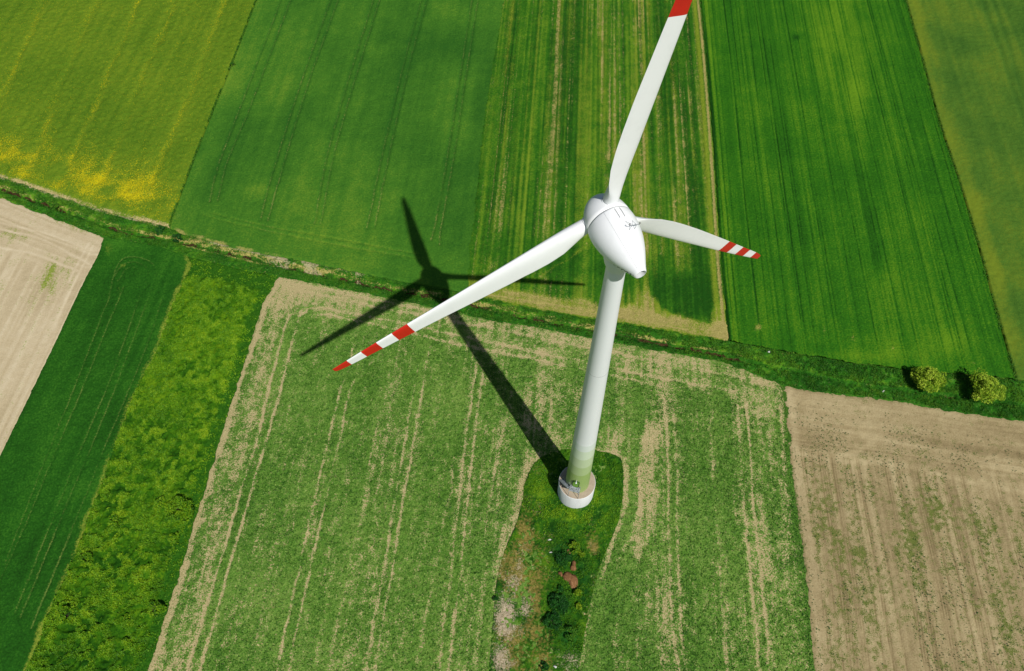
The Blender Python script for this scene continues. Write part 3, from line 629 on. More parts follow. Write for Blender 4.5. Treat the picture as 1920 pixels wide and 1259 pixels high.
mt_conc = paint_mat('white_concrete', (.74, .75, .735, 1), .75, (.44, .44, .42, 1), .9, .16, (1.6, 1.6, .22), .2)
mt_cap = paint_mat('bare_concrete', lin(176, 160, 138), .9, lin(140, 126, 106), 1.4, .25, (1, 1, 1), .15)
mt_steel = paint_mat('galvanised_steel', (.32, .35, .36, 1), .5, (.2, .22, .23, 1), 3, .3)
mt_dark = paint_mat('dark_gap', (.05, .05, .05, 1), .7, (.03, .03, .03, 1), 3, .2)
mt_line = paint_mat('grey_joint', (.34, .35, .35, 1), .7, (.25, .25, .25, 1), 3, .2)
mt_black = paint_mat('black_lettering', (.02, .02, .02, 1), .5, (.03, .03, .03, 1), 3, .2)
greens = [lin(198, 205, 198, .8), lin(186, 198, 174, .8), lin(172, 186, 150, .8), lin(156, 174, 124, .8), lin(138, 160, 94, .8)]
mt_green = [paint_mat('green_tower_paint', g, .45, tuple(x * .9 for x in g[:3]) + (1,), .9, .12, (1, 1, .12)) for g in greens]
mt_door = paint_mat('green_door_paint', lin(104, 150, 44, .85), .5, lin(84, 128, 36, .85), 2, .2)
mt_doorf = paint_mat('recess_shade_green', lin(40, 70, 30), .5, lin(30, 54, 24), 2, .2)  # frame coloured dark to stand in for shade in the door recess

HP, RP = 5.05, 3.3
def rt(z): return np.interp(z, [HP, 70.6], [2.14, 1.10])
v, f = lathe([(-.4, RP), (HP - .06, RP), (HP - .015, RP - .02), (HP, RP - .06)], np.zeros(3), Z, X, Y, 96)
plinth = part('plinth', v, f, mt_conc, turbine)
v, f = lathe([(HP, RP - .06), (HP + .02, RP - .3), (HP + .03, rt(HP) - .02)], np.zeros(3), Z, X, Y, 96); part('plinth_top', v, f, mt_cap, plinth)
zs = [70.6, 24.3, 22.2, 19.1, 15.9, 12.65, HP]
v, f = lathe([(z, rt(z)) for z in np.linspace(70.6, 24.3, 24)], np.zeros(3), Z, X, Y, 64)
tower = part('tower', v, f, mt_white, turbine)
for i in range(5):
    v, f = lathe([(z, rt(z)) for z in np.linspace(zs[i + 1], zs[i + 2], 4)], np.zeros(3), Z, X, Y, 64); part('paint_band', v, f, mt_green[i], tower)
for z in (46.2, 24.6):
    v, f = lathe([(z - .03, rt(z) - .002), (z - .025, rt(z) + .008), (z + .025, rt(z) + .008), (z + .03, rt(z) - .002)], np.zeros(3), Z, X, Y, 64); part('flange_joint', v, f, mt_line if z > 30 else mt_green[0], tower)
v, f = lathe([(68.9, rt(68.9) + .01), (69.2, 1.22), (69.9, 1.45), (70.8, 1.62), (71.8, 1.7)], np.zeros(3), Z, X, Y, 64); part('yaw_collar', v, f, mt_white, turbine)

# nacelle and rotor
yaw, tilt = 1.9705274, 0.0445315
ax = np.array([math.cos(yaw) * math.cos(tilt), math.sin(yaw) * math.cos(tilt), math.sin(tilt)])
sx = unit(np.cross(Z, ax)); ux = np.cross(ax, sx)
hub_fit = np.array([10.00768, 57.65006, 72.86377])
hub = hub_fit + cr * .237 + cu * .148 - T0
phase = -0.1640146
tips = []
for k in range(3):
    a = phase + k * 2 * math.pi / 3; b = math.cos(a) * ux + math.sin(a) * sx; tips.append(hub_fit + b * 35.5 - T0)
NP = np.array([(-1.17, 2.60), (-2, 2.70), (-3, 2.66), (-4, 2.50), (-5, 2.22), (-6, 1.84), (-7, 1.38), (-7.9, .94), (-8.4, .74)])
def nr(t):
    """nacelle radius"""
    return np.interp(-t, -NP[:, 0], NP[:, 1])
tt = np.linspace(-1.17, -8.4, 40); from_poly = np.polyfit(NP[:, 0], NP[:, 1], 5)
def nr(t): return np.polyval(from_poly, t)
prof = [(-1.17, nr(-1.17) - .06)] + [(t, nr(t)) for t in tt] + [(-8.5, .69), (-8.55, .62)]
v, f = lathe(prof, hub, ax, sx, ux, 96); nacelle = part('nacelle', v, f, mt_blade, turbine)
v, f = lathe([(-8.55, .62), (-8.5, .55), (-7.8, .52), (-7.8, .0)], hub, ax, sx, ux, 48)
part('tail_opening', v, f, paint_mat('grey_tail_duct', (.5, .51, .51, 1), .6), nacelle)
sp = [(2.45, .0), (2.42, .4), (2.3, .8), (2.05, 1.25), (1.7, 1.62), (1.2, 1.98), (.6, 2.28), (0, 2.46), (-.6, 2.57), (-1.09, 2.60), (-1.09, 2.5)]
v, f = lathe(sp, hub, ax, sx, ux, 96); spinner = part('spinner', v, f, mt_blade, turbine)
v, f = lathe([(-1.05, 2.53), (-1.21, 2.53)], hub, ax, sx, ux, 96); part('rotor_gap', v, f, mt_dark, spinner)
def on_nac(t, phi, lift=.0):
    """point on the nacelle skin: phi from the top towards the left-hand flank"""
    return hub + ax * t + (ux * math.cos(phi) + sx * math.sin(phi)) * (nr(t) + lift)
def strip(pts, w, lift=.012):
    """thin joint line lying on the nacelle skin"""
    V = []; F_ = []
    for i, (t, p) in enumerate(pts):
        P = on_nac(t, p, lift); q0 = on_nac(*pts[max(i - 1, 0)]); q1 = on_nac(*pts[min(i + 1, len(pts) - 1)])
        n = unit(ux * math.cos(p) + sx * math.sin(p)); sd = unit(np.cross(q1 - q0, n))
        V += [P - sd * w / 2, P + sd * w / 2]
    return V, [(2 * i, 2 * i + 1, 2 * i + 3, 2 * i + 2) for i in range(len(pts) - 1)]
for p in (R(24),): 
    v, f = strip([(t, p) for t in np.linspace(-1.3, -8.2, 24)], .022); part('panel_joint', v, f, mt_line, nacelle)
for p in (R(-2), R(-15)):
    v, f = tube([on_nac(t, p, .05) for t in np.linspace(-1.45, -2.75, 6)], .022); part('roof_rail', v, f, mt_dark, nacelle)
v, f = strip([(-1.5, R(-8)), (-3.6, R(-8))], .015); part('panel_joint', v, f, mt_line, nacelle)
# weather mast: two legs, a cross bar and two cup sensors, braced to the roof
mp = [on_nac(-4.35, R(-6), .75), on_nac(-4.35, R(-30), .75)]
ms = [tube([on_nac(-4.35, R(-10), 0), on_nac(-4.35, R(-13), .78)], .025), tube([on_nac(-4.35, R(-26), 0), on_nac(-4.35, R(-23), .78)], .025), tube(mp, .035),
      tube([on_nac(-3.3, R(-10), 0), on_nac(-4.3, R(-14), .7)], .02), tube([on_nac(-3.3, R(-30), 0), on_nac(-4.3, R(-22), .7)], .02)]
mast = part('weather_mast', *join(ms), mt_steel, nacelle)
for q in mp:
    v, f = join([tube([q, q + Z * .22], .02), tube([q + Z * .22 - X * .12, q + Z * .22 + X * .12], .03), tube([q + Z * .22 - Y * .12, q + Z * .22 + Y * .12], .03)])
    nacelle_s = part('wind_sensor', v, f, mt_dark, nacelle)
# maker's name along the left flank, front to tail
tx = bpy.data.curves.new('lettering', 'FONT'); tx.body = 'ENERCON'; tx.size = .95; tx.resolution_u = 3
to = bpy.data.objects.new('lettering_tmp', tx); col.objects.link(to)
bpy.context.view_layer.update()
me = bpy.data.meshes.new_from_object(to.evaluated_get(bpy.context.evaluated_depsgraph_get())); bpy.data.objects.remove(to)
import bmesh
bm = bmesh.new(); bm.from_mesh(me); bmesh.ops.triangulate(bm, faces=bm.faces)
bmesh.ops.subdivide_edges(bm, edges=[e for e in bm.edges if e.calc_length() > .25], cuts=2)
wid = max(q.co.x for q in bm.verts)
for q in bm.verts:
    t = -8.05 + (wid - q.co.x) * .9; p = R(122 + 11 * (t + 8.05)) - q.co.y / 1.25
    q.co = Vector(on_nac(t, p, .012))
bm.to_mesh(me); bm.free(); me.name = 'lettering'; me.materials.clear(); me.materials.append(mt_black)
link('lettering', me, nacelle)

# blades: lofted aerofoils, leading edge clockwise seen from behind
RS = [1.9, 2.6, 3.4, 4.5, 6, 8, 10, 13, 17, 21, 25.2, 27.3, 29.4, 31.5, 33.5, 34.6, 35.2, 35.5]
CH = np.array([(1.9, 1.72), (2.6, 1.72), (3.4, 1.85), (4.5, 2.25), (6, 2.75), (8, 3.08), (10, 3.12), (13, 3.02), (17, 2.75), (21, 2.4), (25.2, 2.05), (29.4, 1.64), (32, 1.36), (34.2, 1.08), (35.2, .85), (35.5, .6)])
TW = np.array([(1.9, 34), (4, 32), (6, 25), (8, 19), (11, 14), (16, 10), (24, 6), (35.5, 3)])
TH = np.array([(1.9, 1.0), (2.6, 1.0), (3.4, .88), (4.5, .62), (6, .44), (8, .34), (12, .26), (20, .2), (35.5, .15)])
LE = np.array([(1.9, .86), (2.6, .86), (4.5, .9), (8, .92), (12, .88), (20, .72), (25, .62), (30, .48), (35.5, .2)])
NS = 28
def section(rr, b, k):
    c = np.interp(rr, *CH.T); th = np.interp(rr, *TH.T); tw = R(np.interp(rr, *TW.T)); le = np.interp(rr, *LE.T)
    tau = np.cross(ax, b); cdir = tau * math.cos(tw) + ax * math.sin(tw); nrm = np.cross(b, cdir)
    out = []; m = sstep(2.4, 6, rr)
    for i in range(NS):
        a = 2 * math.pi * i / NS; x = .5 * (1 - math.cos(a))            # 0 at the leading edge
        circ = .5 * math.sin(a)
        y = 2.6 * (.2969 * math.sqrt(x) - .126 * x - .3516 * x * x + .2843 * x ** 3 - .1036 * x ** 4) * 2 * (1 if a <= math.pi else -1) * .95
        yy = (circ * (1 - m) + y * m) * th * c
        camber = .035 * m * c * (4 * x * (1 - x))
        out.append(hub + b * rr + cdir * (le - x * c) + nrm * (yy + camber))
    return out
rings_all = sorted(set(list(np.linspace(1.9, 6, 10)) + list(np.linspace(6, 25.2, 20)) + list(np.linspace(25.2, 35.5, 21)) + [35.3, 35.42]))
bands = [25.2, 27.3, 29.4, 31.5, 33.5, 35.5]
for k in range(3):
    b = tips[k] - hub; LNG = np.linalg.norm(b); b = b / LNG
    def seg_mesh(r0_, r1_, close=False):
        rs = [r for r in rings_all if r0_ - 1e-6 < r < r1_ + 1e-6]
        if abs(rs[0] - r0_) > 1e-6: rs = [r0_] + rs
        if abs(rs[-1] - r1_) > 1e-6: rs.append(r1_)
        v = [q for r in rs for q in section(r, b, k)]; n = len(rs)
        f = [(i * NS + j, i * NS + (j + 1) % NS, (i + 1) * NS + (j + 1) % NS, (i + 1) * NS + j) for i in range(n - 1) for j in range(NS)]
        if close: f.append(tuple(range((n - 1) * NS, n * NS)))
        return v, f
    blade = part('blade', *seg_mesh(1.9, 25.2), mt_blade, turbine)
    for i in range(5):
        part('red_band' if i % 2 == 0 else 'white_band', *seg_mesh(bands[i], bands[i + 1], i == 4), mt_red if i % 2 == 0 else mt_blade, blade)
    e1 = unit(np.cross(b, ax)); e2 = np.cross(b, e1)
    v, f = lathe([(1.7, .97), (2.28, .95), (2.33, .93), (2.33, .87)], hub, b, e1, e2, 40); part('root_collar', v, f, mt_blade, blade)
    v, f = lathe([(2.45, .868), (2.47, .874), (2.50, .868)], hub, b, e1, e2, 40); part('root_joint', v, f, mt_line, blade)

# door, landing, stair
def cyl(phi, r, z): return np.array([math.cos(R(phi)) * r, math.sin(R(phi)) * r, z])
PD, ZL = -107., 7.85
def arch(w, h, n=10):
    """outline of a round-headed door (x across, z up)"""
    r = w / 2; P = [(-r, 0.25)] + [(-r, h - r * .6)] + [(-r * math.cos(a), h - r * .6 + r * .6 * math.sin(a)) for a in np.linspace(0, math.pi, n)][1:-1] + [(r, h - r * .6), (r, .25)]
    P += [(r * math.cos(a), .25 - .25 * math.sin(a)) for a in np.linspace(0, math.pi, 8)][1:-1]
    return P
def on_tower(x, z, lift): return cyl(PD + math.degrees(x / rt(ZL + z)), rt(ZL + z) + lift, ZL + z)
A = arch(1.0, 2.3); Bq = arch(1.22, 2.45)
v = [on_tower(x, z + .08, .10) for x, z in A] + [on_tower(x, z + .08, -.05) for x, z in A]; n = len(A)
door = part('door', v, [tuple(range(n))[::-1]] + [(i, (i + 1) % n, n + (i + 1) % n, n + i) for i in range(n)], mt_door, turbine, False)
v = [on_tower(x, z + .02, .14) for x, z in Bq] + [on_tower(x, z + .08, .14) for x, z in A] + [on_tower(x, z + .02, -.05) for x, z in Bq] + [on_tower(x, z + .08, .09) for x, z in A]
f = [(i, (i + 1) % n, n + (i + 1) % n, n + i) for i in range(n)] + [(2 * n + i, 2 * n + (i + 1) % n, (i + 1) % n, i) for i in range(n)] + [(n + i, n + (i + 1) % n, 3 * n + (i + 1) % n, 3 * n + i) for i in range(n)]
part('door_frame', v, f, mt_doorf, door, False)
v, f = tube([on_tower(.34, 1.05, .16), on_tower(.34, 1.3, .16)], .025); part('door_handle', v, f, mt_steel, door)
er = cyl(PD, 1, 0); et = np.array([-er[1], er[0], 0])               # out of the door, and to its side
lc = er * 2.62 + Z * ZL
landing = part('landing', *box(lc, er * 1.05, et * 1.9, Z * .08), mt_steel, turbine, False)
for w in np.linspace(-.9, .9, 13): part('grating_bar', *box(lc + et * w + Z * .055, er * 1.02, et * .03, Z * .03), mt_line, landing, False)
for a_, w in ((.45, -.9), (.45, .9), (-.2, .9)): part('support_leg', *tube([lc + er * a_ + et * w, np.r_[(lc + er * a_ + et * w)[:2], HP]], .04), mt_steel, landing)
rl = [lc + er * .48 - et * .9, lc + er * .48 + et * .92, lc - er * .35 + et * .92]
for h in (.5, 1.05): part('railing', *join([tube([rl[i] + Z * h, rl[i + 1] + Z * h], .028) for i in range(2)]), mt_steel, landing)
for q in rl + [(rl[0] + rl[1]) / 2]: part('post', *tube([q, q + Z * 1.06], .028), mt_steel, landing)
top = lc - et * .95 + er * .05; bot = cyl(-188, 2.86, HP + .03)
stair = empty('stair', (0, 0, 0)); stair.parent = turbine
hd_ = np.r_[(top - bot)[:2], 0]; hd_ = unit(hd_); sd_ = np.array([-hd_[1], hd_[0], 0])
for i in range(12):
    q = bot + (top - bot) * ((i + .6) / 12.4); part('step', *box(q, hd_ * .24, sd_ * .78, Z * .035), mt_steel, stair, False)
for w in (-.4, .4):
    v, f = join([box((top + bot) / 2 + sd_ * w + Z * .02, (top - bot), sd_ * .03, Z * .2)]); part('stringer', v, f, mt_steel, stair, False)
    for h in (.55, 1.0): part('handrail', *tube([bot + sd_ * w + Z * h, top + sd_ * w + Z * h], .026), mt_steel, stair)
    for q in (0, .33, .66, 1): p_ = bot + (top - bot) * q + sd_ * w; part('post', *tube([p_, p_ + Z * 1.02], .026), mt_steel, stair)
v, f = tube([on_tower(.05, 3.0, -.05), on_tower(.05, 3.15, .45), on_tower(.05, 3.0, .55)], .04); lamp = part('door_lamp', v, f, mt_white, turbine)
v, f = lathe([(-.16, .0), (-.16, .13), (.0, .15), (.12, .07), (.14, 0)], on_tower(.05, 2.92, .55), Z, X, Y, 16); part('lamp_head', v, f, mt_white, lamp)

# ================================================================== VEGETATION
def leaf_cloud(name, C, size, tone, mat, up=.6, elong=1.6, parent=None, **props):
    """one small rhombic leaf per centre"""
    n = len(C); r = rng
    nr_ = r.normal(size=(n, 3)); nr_[:, 2] = np.abs(nr_[:, 2]) + up * 2; nr_ /= np.linalg.norm(nr_, axis=1)[:, None]
    t1 = np.cross(nr_, r.normal(size=(n, 3))); t1 /= np.linalg.norm(t1, axis=1)[:, None] + 1e-9; t2 = np.cross(nr_, t1)
    s = np.broadcast_to(size, (n,))[:, None]
    v = np.stack([C - t1 * s * elong / 2, C + t2 * s / 2 + nr_ * s * .08, C + t1 * s * elong / 2, C - t2 * s / 2 + nr_ * s * .08], 1).reshape(-1, 3)
    me = fast_mesh(name, v, np.arange(4 * n).reshape(n, 4), mat, False, {'tone': ('FLOAT', np.repeat(np.clip(tone, 0, 1), 4))})
    return link(name, me, parent, **props)
mt_bark = paint_mat('bark', (.07, .055, .04, 1), .9, (.04, .03, .025, 1), 5, .4)
mt_lf_tree = leaf_mat('spring_tree_leaf', lin(66, 112, 14), lin(144, 178, 36), lin(204, 220, 78))
mt_lf_weed = leaf_mat('weed_leaf', lin(38, 88, 10), lin(92, 144, 14), lin(146, 178, 26))
mt_lf_dark = leaf_mat('nettle_leaf', lin(16, 56, 16), lin(30, 86, 24), lin(56, 116, 26))
mt_lf_grass = leaf_mat('tall_grass_blade', lin(28, 80, 14), lin(62, 120, 24), lin(112, 152, 34))
mt_lf_brt = leaf_mat('bright_sapling_leaf', lin(64, 110, 14), lin(104, 146, 22), lin(160, 176, 34))

def bush(name, label, cat, x, y, rad, hgt, nleaf, mat, stems=4, lumps=26, group=None, leaf=.2, open_=.55, zc=None, seed=0, trunk_h=.3, flat=1.):
    """a shrub or tree: tapered stems with limbs that carry clumps of leaves; (x, y) is the crown's middle in the photograph"""
    rr = np.random.default_rng(100 + seed); zc = hgt * .5 if zc is None else zc
    c = G(x, y, zc); o = empty(name, (c[0], c[1], 0.05), label=label, category=cat)
    if group: o['group'] = group
    V = []
    hubs = []
    for i in range(lumps):
        th = rr.uniform(0, 2 * math.pi); cosph = rr.uniform(-.35, 1); ph = math.acos(cosph); q = rr.uniform(.45, 1.0) ** .6
        lump = 1 + .22 * math.sin(3 * th + seed) + .12 * math.sin(5 * th + 2 * seed)
        hubs.append((math.cos(th) * math.sin(ph) * rad * q * lump * .86, math.sin(th) * math.sin(ph) * rad * q * lump * .86, trunk_h * hgt + (hgt * (1 - trunk_h)) * (.45 + .5 * cosph * q) * flat))
    for i in range(stems):
        tg = hubs[i * len(hubs) // stems]; b0 = np.array([rr.uniform(-.12, .12), rr.uniform(-.12, .12), -.2])
        mid = b0 + (np.array(tg) - b0) * .45 + rr.normal(size=3) * .08 * rad * .3; mid[2] = max(mid[2], hgt * .25)
        r1 = .035 * hgt / 2.5 + .02; V.append(tube([b0, (b0 + mid) / 2 + [0, 0, .1], mid, tg], [r1, r1 * .8, r1 * .55, r1 * .2], 6))
        for k in range(3):
            h2 = hubs[rr.integers(len(hubs))]; V.append(tube([mid, (mid + np.array(h2)) / 2 + [0, 0, .08], h2], [r1 * .5, r1 * .35, r1 * .12], 5))
    part('trunk', *join(V), mt_bark, o)
    per = max(8, nleaf // lumps); C = []; T = []
    for hb_ in hubs:
        rc = rad * rr.uniform(.17, .36) * (1 + .2 * open_); k = int(per * rr.uniform(.6, 1.4))
        d = rr.normal(size=(k, 3)); d /= np.linalg.norm(d, axis=1)[:, None]; d *= rc * rr.uniform(.35, 1.0, (k, 1)) ** .5; d[:, 2] *= .7
        C.append(np.array(hb_) + d); T.append(np.clip(rr.uniform(.3, .7) + rr.normal(size=k) * .2, 0, 1))
    C = np.concatenate(C); T = np.concatenate(T); C[:, 2] = np.maximum(C[:, 2], .02)
    leaf_cloud('crown', C, leaf * rr.uniform(.7, 1.3, len(C)), T, mat, .35, 1.5, o)
    return o
# the two trees on the verge
bush('tree', 'round yellow-green tree alone on the verge nearer the barley field', 'tree', 1741, 712, 2.9, 4.6, 5200, mt_lf_tree, 5, 46, 'pair of young trees on the verge', .20, .5, 2.4, 1, .12)
bush('tree', 'broad yellow-green tree on the verge below the olive meadow corner', 'tree', 1850, 730, 3.2, 5.0, 6400, mt_lf_tree, 6, 52, 'pair of young trees on the verge', .20, .5, 2.6, 2, .12)
# shrubs standing out of the weedy strip
for i, (x, y, r_, h_, lab) in enumerate(((337, 956, 2.6, 3.6, 'broad domed shrub among weeds, hard by the bare edge of the young crop'), (300, 944, 1.0, 2.4, 'small shrub beside the broad domed shrub in the weedy strip'),
        (163, 1048, 1.25, 2.6, 'low leafy shrub in the weeds by the yellow margin of the deep green field'), (126, 1150, 1.5, 2.8, 'dark shaded shrub in the weeds close to the deep green field, lowest of these'),
        (292, 1142, 1.4, 2.6, 'bright green shrub in the weeds against the pale track of the young crop'), (215, 985, 1.5, 2.2, 'spreading shrub in the middle of the weedy strip'),
        (200, 930, 1.1, 1.5, 'little shrub at the dry grass margin of the weedy strip'), (325, 1010, 1.2, 1.5, 'low shrub just below the broad domed shrub in the weedy strip'), (238, 1165, 1.3, 1.5, 'pale green shrub low among the thickest weeds'))):
    bush('shrub', lab, 'shrub', x, y, r_, h_, int(520 * r_ * r_) + 300, mt_lf_weed, 4, int(14 + 6 * r_), 'shrubs in the weedy strip', .19, .5, h_ * .5, 10 + i, .05)
# bushes along the ditch
for i, (x, y, r_, h_, lab) in enumerate(((103, 388, .9, 1.4, 'small green bush growing out of the ditch below the yellow blossom'), (300, 432, 1.1, 1.3, 'low dark bush by the ditch at the rapeseed corner'), (333, 446, 1.2, 1.4, 'dark bush by the ditch where the wheat begins'), (436, 121, .8, 1.2, 'tiny bush in the furrow between the rapeseed and the wheat'))):
    bush('bush', lab, 'bush', x, y, r_, h_, 700, mt_lf_dark if i in (1, 2) else mt_lf_grass, 3, 16, 'bushes along the ditch and furrow', .18, .5, h_ * .5, 30 + i, .05)
# growth on the plot
for i, (x, y, r_, h_, n_, m_, lab) in enumerate(((1080, 1026, 1.1, 2.2, 700, mt_lf_brt, 'yellow-green sapling beside the brown earth heaps'), (1091, 1040, .6, 1.4, 300, mt_lf_brt, 'slim pale sapling next to the taller sapling by the earth heaps'),
        (1083, 1112, .75, 1.6, 420, mt_lf_brt, 'narrow yellow-green sapling below the large earth heap'), (1085, 1138, .6, 1.3, 300, mt_lf_brt, 'short pale sapling between the earth heap and the nettle thicket'),
        (1048, 1128, 1.9, 1.9, 2300, mt_lf_dark, 'dark green nettle thicket below the earth heaps'), (1036, 1165, 1.6, 1.6, 1700, mt_lf_dark, 'dark nettle clump beside the pale dry stalks'), (1068, 1188, 1.5, 1.9, 1500, mt_lf_grass, 'bright green bush at the lower end of the nettle thicket'),
        (1055, 1048, 1.5, 1.3, 1500, mt_lf_dark, 'dark herb clump left of the earth heaps'), (929, 1123, .42, 1.0, 420, mt_lf_dark, 'single round dark bush on the edge of the young crop'), (1020, 1250, .8, 1.0, 500, mt_lf_dark, 'small dark clump among dry grass at the foot of the plot'))):
    bush('plot_shrub', lab, 'shrub', x, y, r_, h_, n_, m_, 3, int(12 + 6 * r_), 'shrubs on the turbine plot', .17, .5, h_ * .5, 50 + i, .05)

def scatter(poly, n, seed):
    rr = np.random.default_rng(seed); lo, hi = poly.min(0), poly.max(0); out = np.zeros((0, 2))
    while len(out) < n:
        q = rr.uniform(lo, hi, (n * 2, 2)); q = q[inside(q, poly)]; q = q[seen(q, 40)]
        out = np.vstack([out, q])
    return out[:n]
# leaves of the weeds
wpoly = np.vstack([lGH, lHI[::-1]])
P = scatter(wpoly, 260000, 3); g_, tall, rough = weed_masks(P)
cl = fbm(P, 1.1, 14, 2); keep = rng.random(len(P)) < np.clip((tall * .95 + .12) * sstep(.28, .6, cl), 0, 1); P = P[keep]; cl = cl[keep]; tall = tall[keep]; rough = rough[keep]
zz = weed_h(P) + rng.uniform(-.02, .26, len(P)) * (.5 + rough) * sstep(.3, .7, cl)
py_ = proj(P)[1]
leaf_cloud('weeds', np.c_[P, zz], rng.uniform(.10, .26, len(P)), .46 + .25 * (fbm(P, 5, 5, 3) - .5) + .5 * (cl - .55) + .25 * (fbm(P, 2.2, 4, 3) - .45) + rng.normal(size=len(P)) * .14 - .08 * sstep(1000, 1250, py_), mt_lf_weed, .55, 1.4, kind='stuff', label='mass of leafy yellow-green weeds covering the fallow strip')  # tone drops where clumps thin out, deepening the painted shade in the gaps
# blades of the verge grass
vp = np.vstack([v_lo, v_hi[::-1]])
P = scatter(vp, 110000, 5); d_ = dist(P, ditch, 6); P = P[(d_ > .5) | (rng.random(len(P)) < .12)]
e_ = np.minimum(dist(P, v_lo, 4), dist(P, v_hi, 4)); P = P[e_ > .15]
hz = .16 + .45 * (fbm(P, 1.3, 4, 3) - .45); cl = fbm(P, 1.5, 15, 3); k_ = rng.random(len(P)) < sstep(.2, .6, cl); P = P[k_]; hz = hz[k_]; cl = cl[k_]
pxx, pyy = proj(P); dl = sstep(340, 380, pxx) * sstep(720, 640, pxx) * (pyy < 345 + pxx * .28)
k_ = rng.random(len(P)) > .75 * dl; P = P[k_]; hz = hz[k_]; cl = cl[k_]
leaf_cloud('verge_grass_blades', np.c_[P, hz + rng.uniform(0, .22, len(P))], rng.uniform(.07, .16, len(P)), .42 + .4 * (cl - .5) + .3 * (fbm(P, 5, 3, 3) - .5) + rng.normal(size=len(P)) * .16, mt_lf_grass, .2, 2.6, kind='stuff', label='tall green grass blades along the ditch verge')
# grass and herbs on the plot
P = scatter(plot, 60000, 8); hb, dz, pz, lz = plot_masks(P); rad_ = np.hypot(*(P - TB).T)
keep = (rng.random(len(P)) < np.clip(.35 + .7 * hb + .7 * lz - .75 * dz - .6 * pz, .02, 1) * sstep(.2, .6, fbm(P, 1.2, 15, 3))) & (rad_ > RP + .1); P = P[keep]; hb = hb[keep]; lz = lz[keep]
leaf_cloud('plot_herbs', np.c_[P, plot_h(P) + rng.uniform(-.02, .22, len(P))], rng.uniform(.08, .2, len(P)), .34 + .4 * hb - .25 * lz + rng.normal(size=len(P)) * .15 + .2 * (fbm(P, 2.5, 5) - .5), mt_lf_weed, .5, 1.6, kind='stuff', label='green herbs and grass growing round the turbine plinth')
# scattered weeds on the brown field
jp = np.vstack([lIJ, jr[::-1], tJ[::-1]])
P = scatter(np.vstack([lIJ[::-1], tJ, jr[1][None]]), 26000, 9); wv = fbm(P, 5, 12, 3); a_, b_ = rowc(P, R(86.2)); rowv = vn(a_ / .9, b_ / 50, 9)
hdj = dist(P, tJ, 20); k_ = rng.random(len(P)) < sstep(.45, .85, wv * .6 + rowv * .5) * sstep(1, 9, hdj) * .5; P = P[k_]
leaf_cloud('field_weeds', np.c_[P, .06 + rng.uniform(0, .12, len(P))], rng.uniform(.06, .2, len(P)), rng.uniform(.2, .9, len(P)), mt_lf_dark, .8, 1.3, kind='stuff', label='small scattered green weeds on the brown bare field')
# furrow growth along the rapeseed and the meadow edges
for nm, Pn, n_, lab in (('furrow_grass', uAB, 15000, 'ragged dark grass in the furrow between rapeseed and wheat'), ('furrow_grass', uDE, 13000, 'ragged dark grass along the edge of the olive meadow')):
    u = rng.random(n_); q = pl_at(Pn, u) + rng.normal(size=(n_, 2)) * [.26, .2]; q = q[seen(q, 40)]; cl = fbm(q, 2.5, 4, 3); q = q[cl > .38]
    leaf_cloud(nm, np.c_[q, .1 + rng.uniform(0, .4, len(q))], rng.uniform(.08, .2, len(q)), rng.uniform(.1, .8, len(q)), mt_lf_grass, .3, 2., kind='stuff', label=lab)

# plants of the young crop, standing thick where the soil is covered
mt_lf_young = leaf_mat('young_crop_leaf', lin(44, 86, 20), lin(86, 130, 42), lin(136, 166, 74), .2)
ip = np.vstack([lHI, lIJ[::-1], tI[::-1]])
P = scatter(ip, 190000, 12); zy, my = f_young(P, None, None); sy = np.clip(my[0], 0, 1)
k_ = (rng.random(len(P)) < sstep(.5, .1, sy) * .6 + .02) & ~inside(P, plot); P = P[k_]; zy = zy[k_]; ty = my[1][k_]
leaf_cloud('young_crop_plants', np.c_[P, zy + rng.uniform(.0, .14, len(P))], rng.uniform(.12, .27, len(P)), ty - .05 + rng.normal(size=len(P)) * .3, mt_lf_young, .5, 1.5, kind='stuff', label='young crop plants in rows round the turbine plot')
# blossom over the rapeseed
mt_blossom = leaf_mat('rapeseed_blossom', lin(150, 150, 22), lin(190, 178, 18), lin(220, 204, 26), .2)
P = scatter(np.vstack([bA, uAB]), 90000, 13); P = P[dist(P, uAB, 3) > .5]; zr, mr_ = f_rape(P, None, None); fl_ = mr_[2]
k_ = rng.random(len(P)) < .02 + .8 * sstep(.2, .62, fl_); P = P[k_]; zr = zr[k_]
leaf_cloud('rapeseed_blossom', np.c_[P, zr + rng.uniform(.0, .2, len(P))], rng.uniform(.08, .17, len(P)), rng.uniform(.1, .9, len(P)), mt_blossom, .6, 1.2, kind='stuff', label='yellow blossom scattered over the rapeseed field')

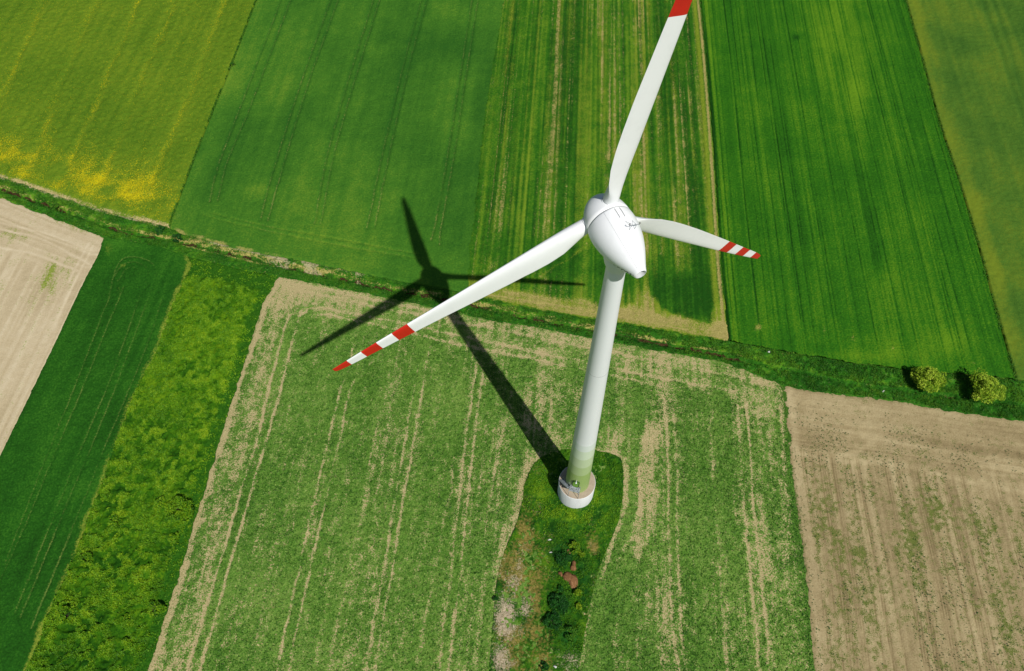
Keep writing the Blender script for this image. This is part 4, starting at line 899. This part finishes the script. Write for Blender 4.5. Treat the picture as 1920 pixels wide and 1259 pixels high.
# ------------------------------------------------------------------ small things
def lump(name, label, cat, x, y, rx, ry, h, mat, seed, group=None, n=18, m=8):
    """an uneven heap or stone resting on the ground"""
    rr = np.random.default_rng(seed); c = G(x, y); v = []; f = []
    for i in range(m + 1):
        ph = i / m * math.pi / 2
        for j in range(n):
            th = 2 * math.pi * j / n; k = 1 + .28 * math.sin(2 * th + seed) + .16 * math.sin(3 * th + 2 * seed) + rr.uniform(-.1, .1)
            v.append((math.cos(th) * rx * math.cos(ph) * k, math.sin(th) * ry * math.cos(ph) * k, h * math.sin(ph) ** 1.3 * (1 + rr.uniform(-.12, .12)) - (.35 if i == 0 else 0)))
    f = [(i * n + j, i * n + (j + 1) % n, (i + 1) * n + (j + 1) % n, (i + 1) * n + j) for i in range(m) for j in range(n)]
    o = part(name, v, f, mat, None, True, label=label, category=cat); o.location = (c[0], c[1], .22)
    if group: o['group'] = group
    return o
mt_earth = field_mat('brown_earth', lin(128, 92, 60), lin(164, 122, 86), lin(190, 150, 112), [], 2.5, 1.2, .8)
mt_stone = paint_mat('pale_stone', (.62, .6, .56, 1), .85, (.4, .39, .36, 1), 4, .3)
lump('earth_heap', 'large heap of brown earth among the plot shrubs', 'earth heap', 1071, 1088, 1.15, 1.35, .75, mt_earth, 3, 'earth heaps on the plot')
lump('earth_heap', 'smaller brown earth heap nearer the turbine plinth', 'earth heap', 1075, 1063, .62, .75, .6, mt_earth, 5, 'earth heaps on the plot')
lump('earth_heap', 'tiny pale earth heap by the yellow-green sapling', 'earth heap', 1065, 1036, .4, .6, .4, mt_earth, 8, 'earth heaps on the plot')
lump('earth_heap', 'little earth heap in the dark herbs left of the larger heaps', 'earth heap', 1051, 1077, .35, .45, .45, mt_earth, 9, 'earth heaps on the plot')
for i, (x, y, r_, lab) in enumerate(((1030, 1013, .28, 'white stone in grass near the turbine plinth'), (1033, 1037, .26, 'white stone beside the dry grass patch, below another stone'), (1041, 1251, .3, 'white stone at the foot of the overgrown plot'), (1077, 1197, .3, 'grey stone by the bright green bush'), (1441, 661, .34, 'white stone on the verge by the dark furrowed field'), (1655, 735, .3, 'white stone on the verge beside the brown bare field'))):
    if r_ > .05: lump('stone', lab, 'stone', x, y, r_, r_ * .7, .25, mt_stone, 20 + i, 'pale stones lying about', 10, 4)
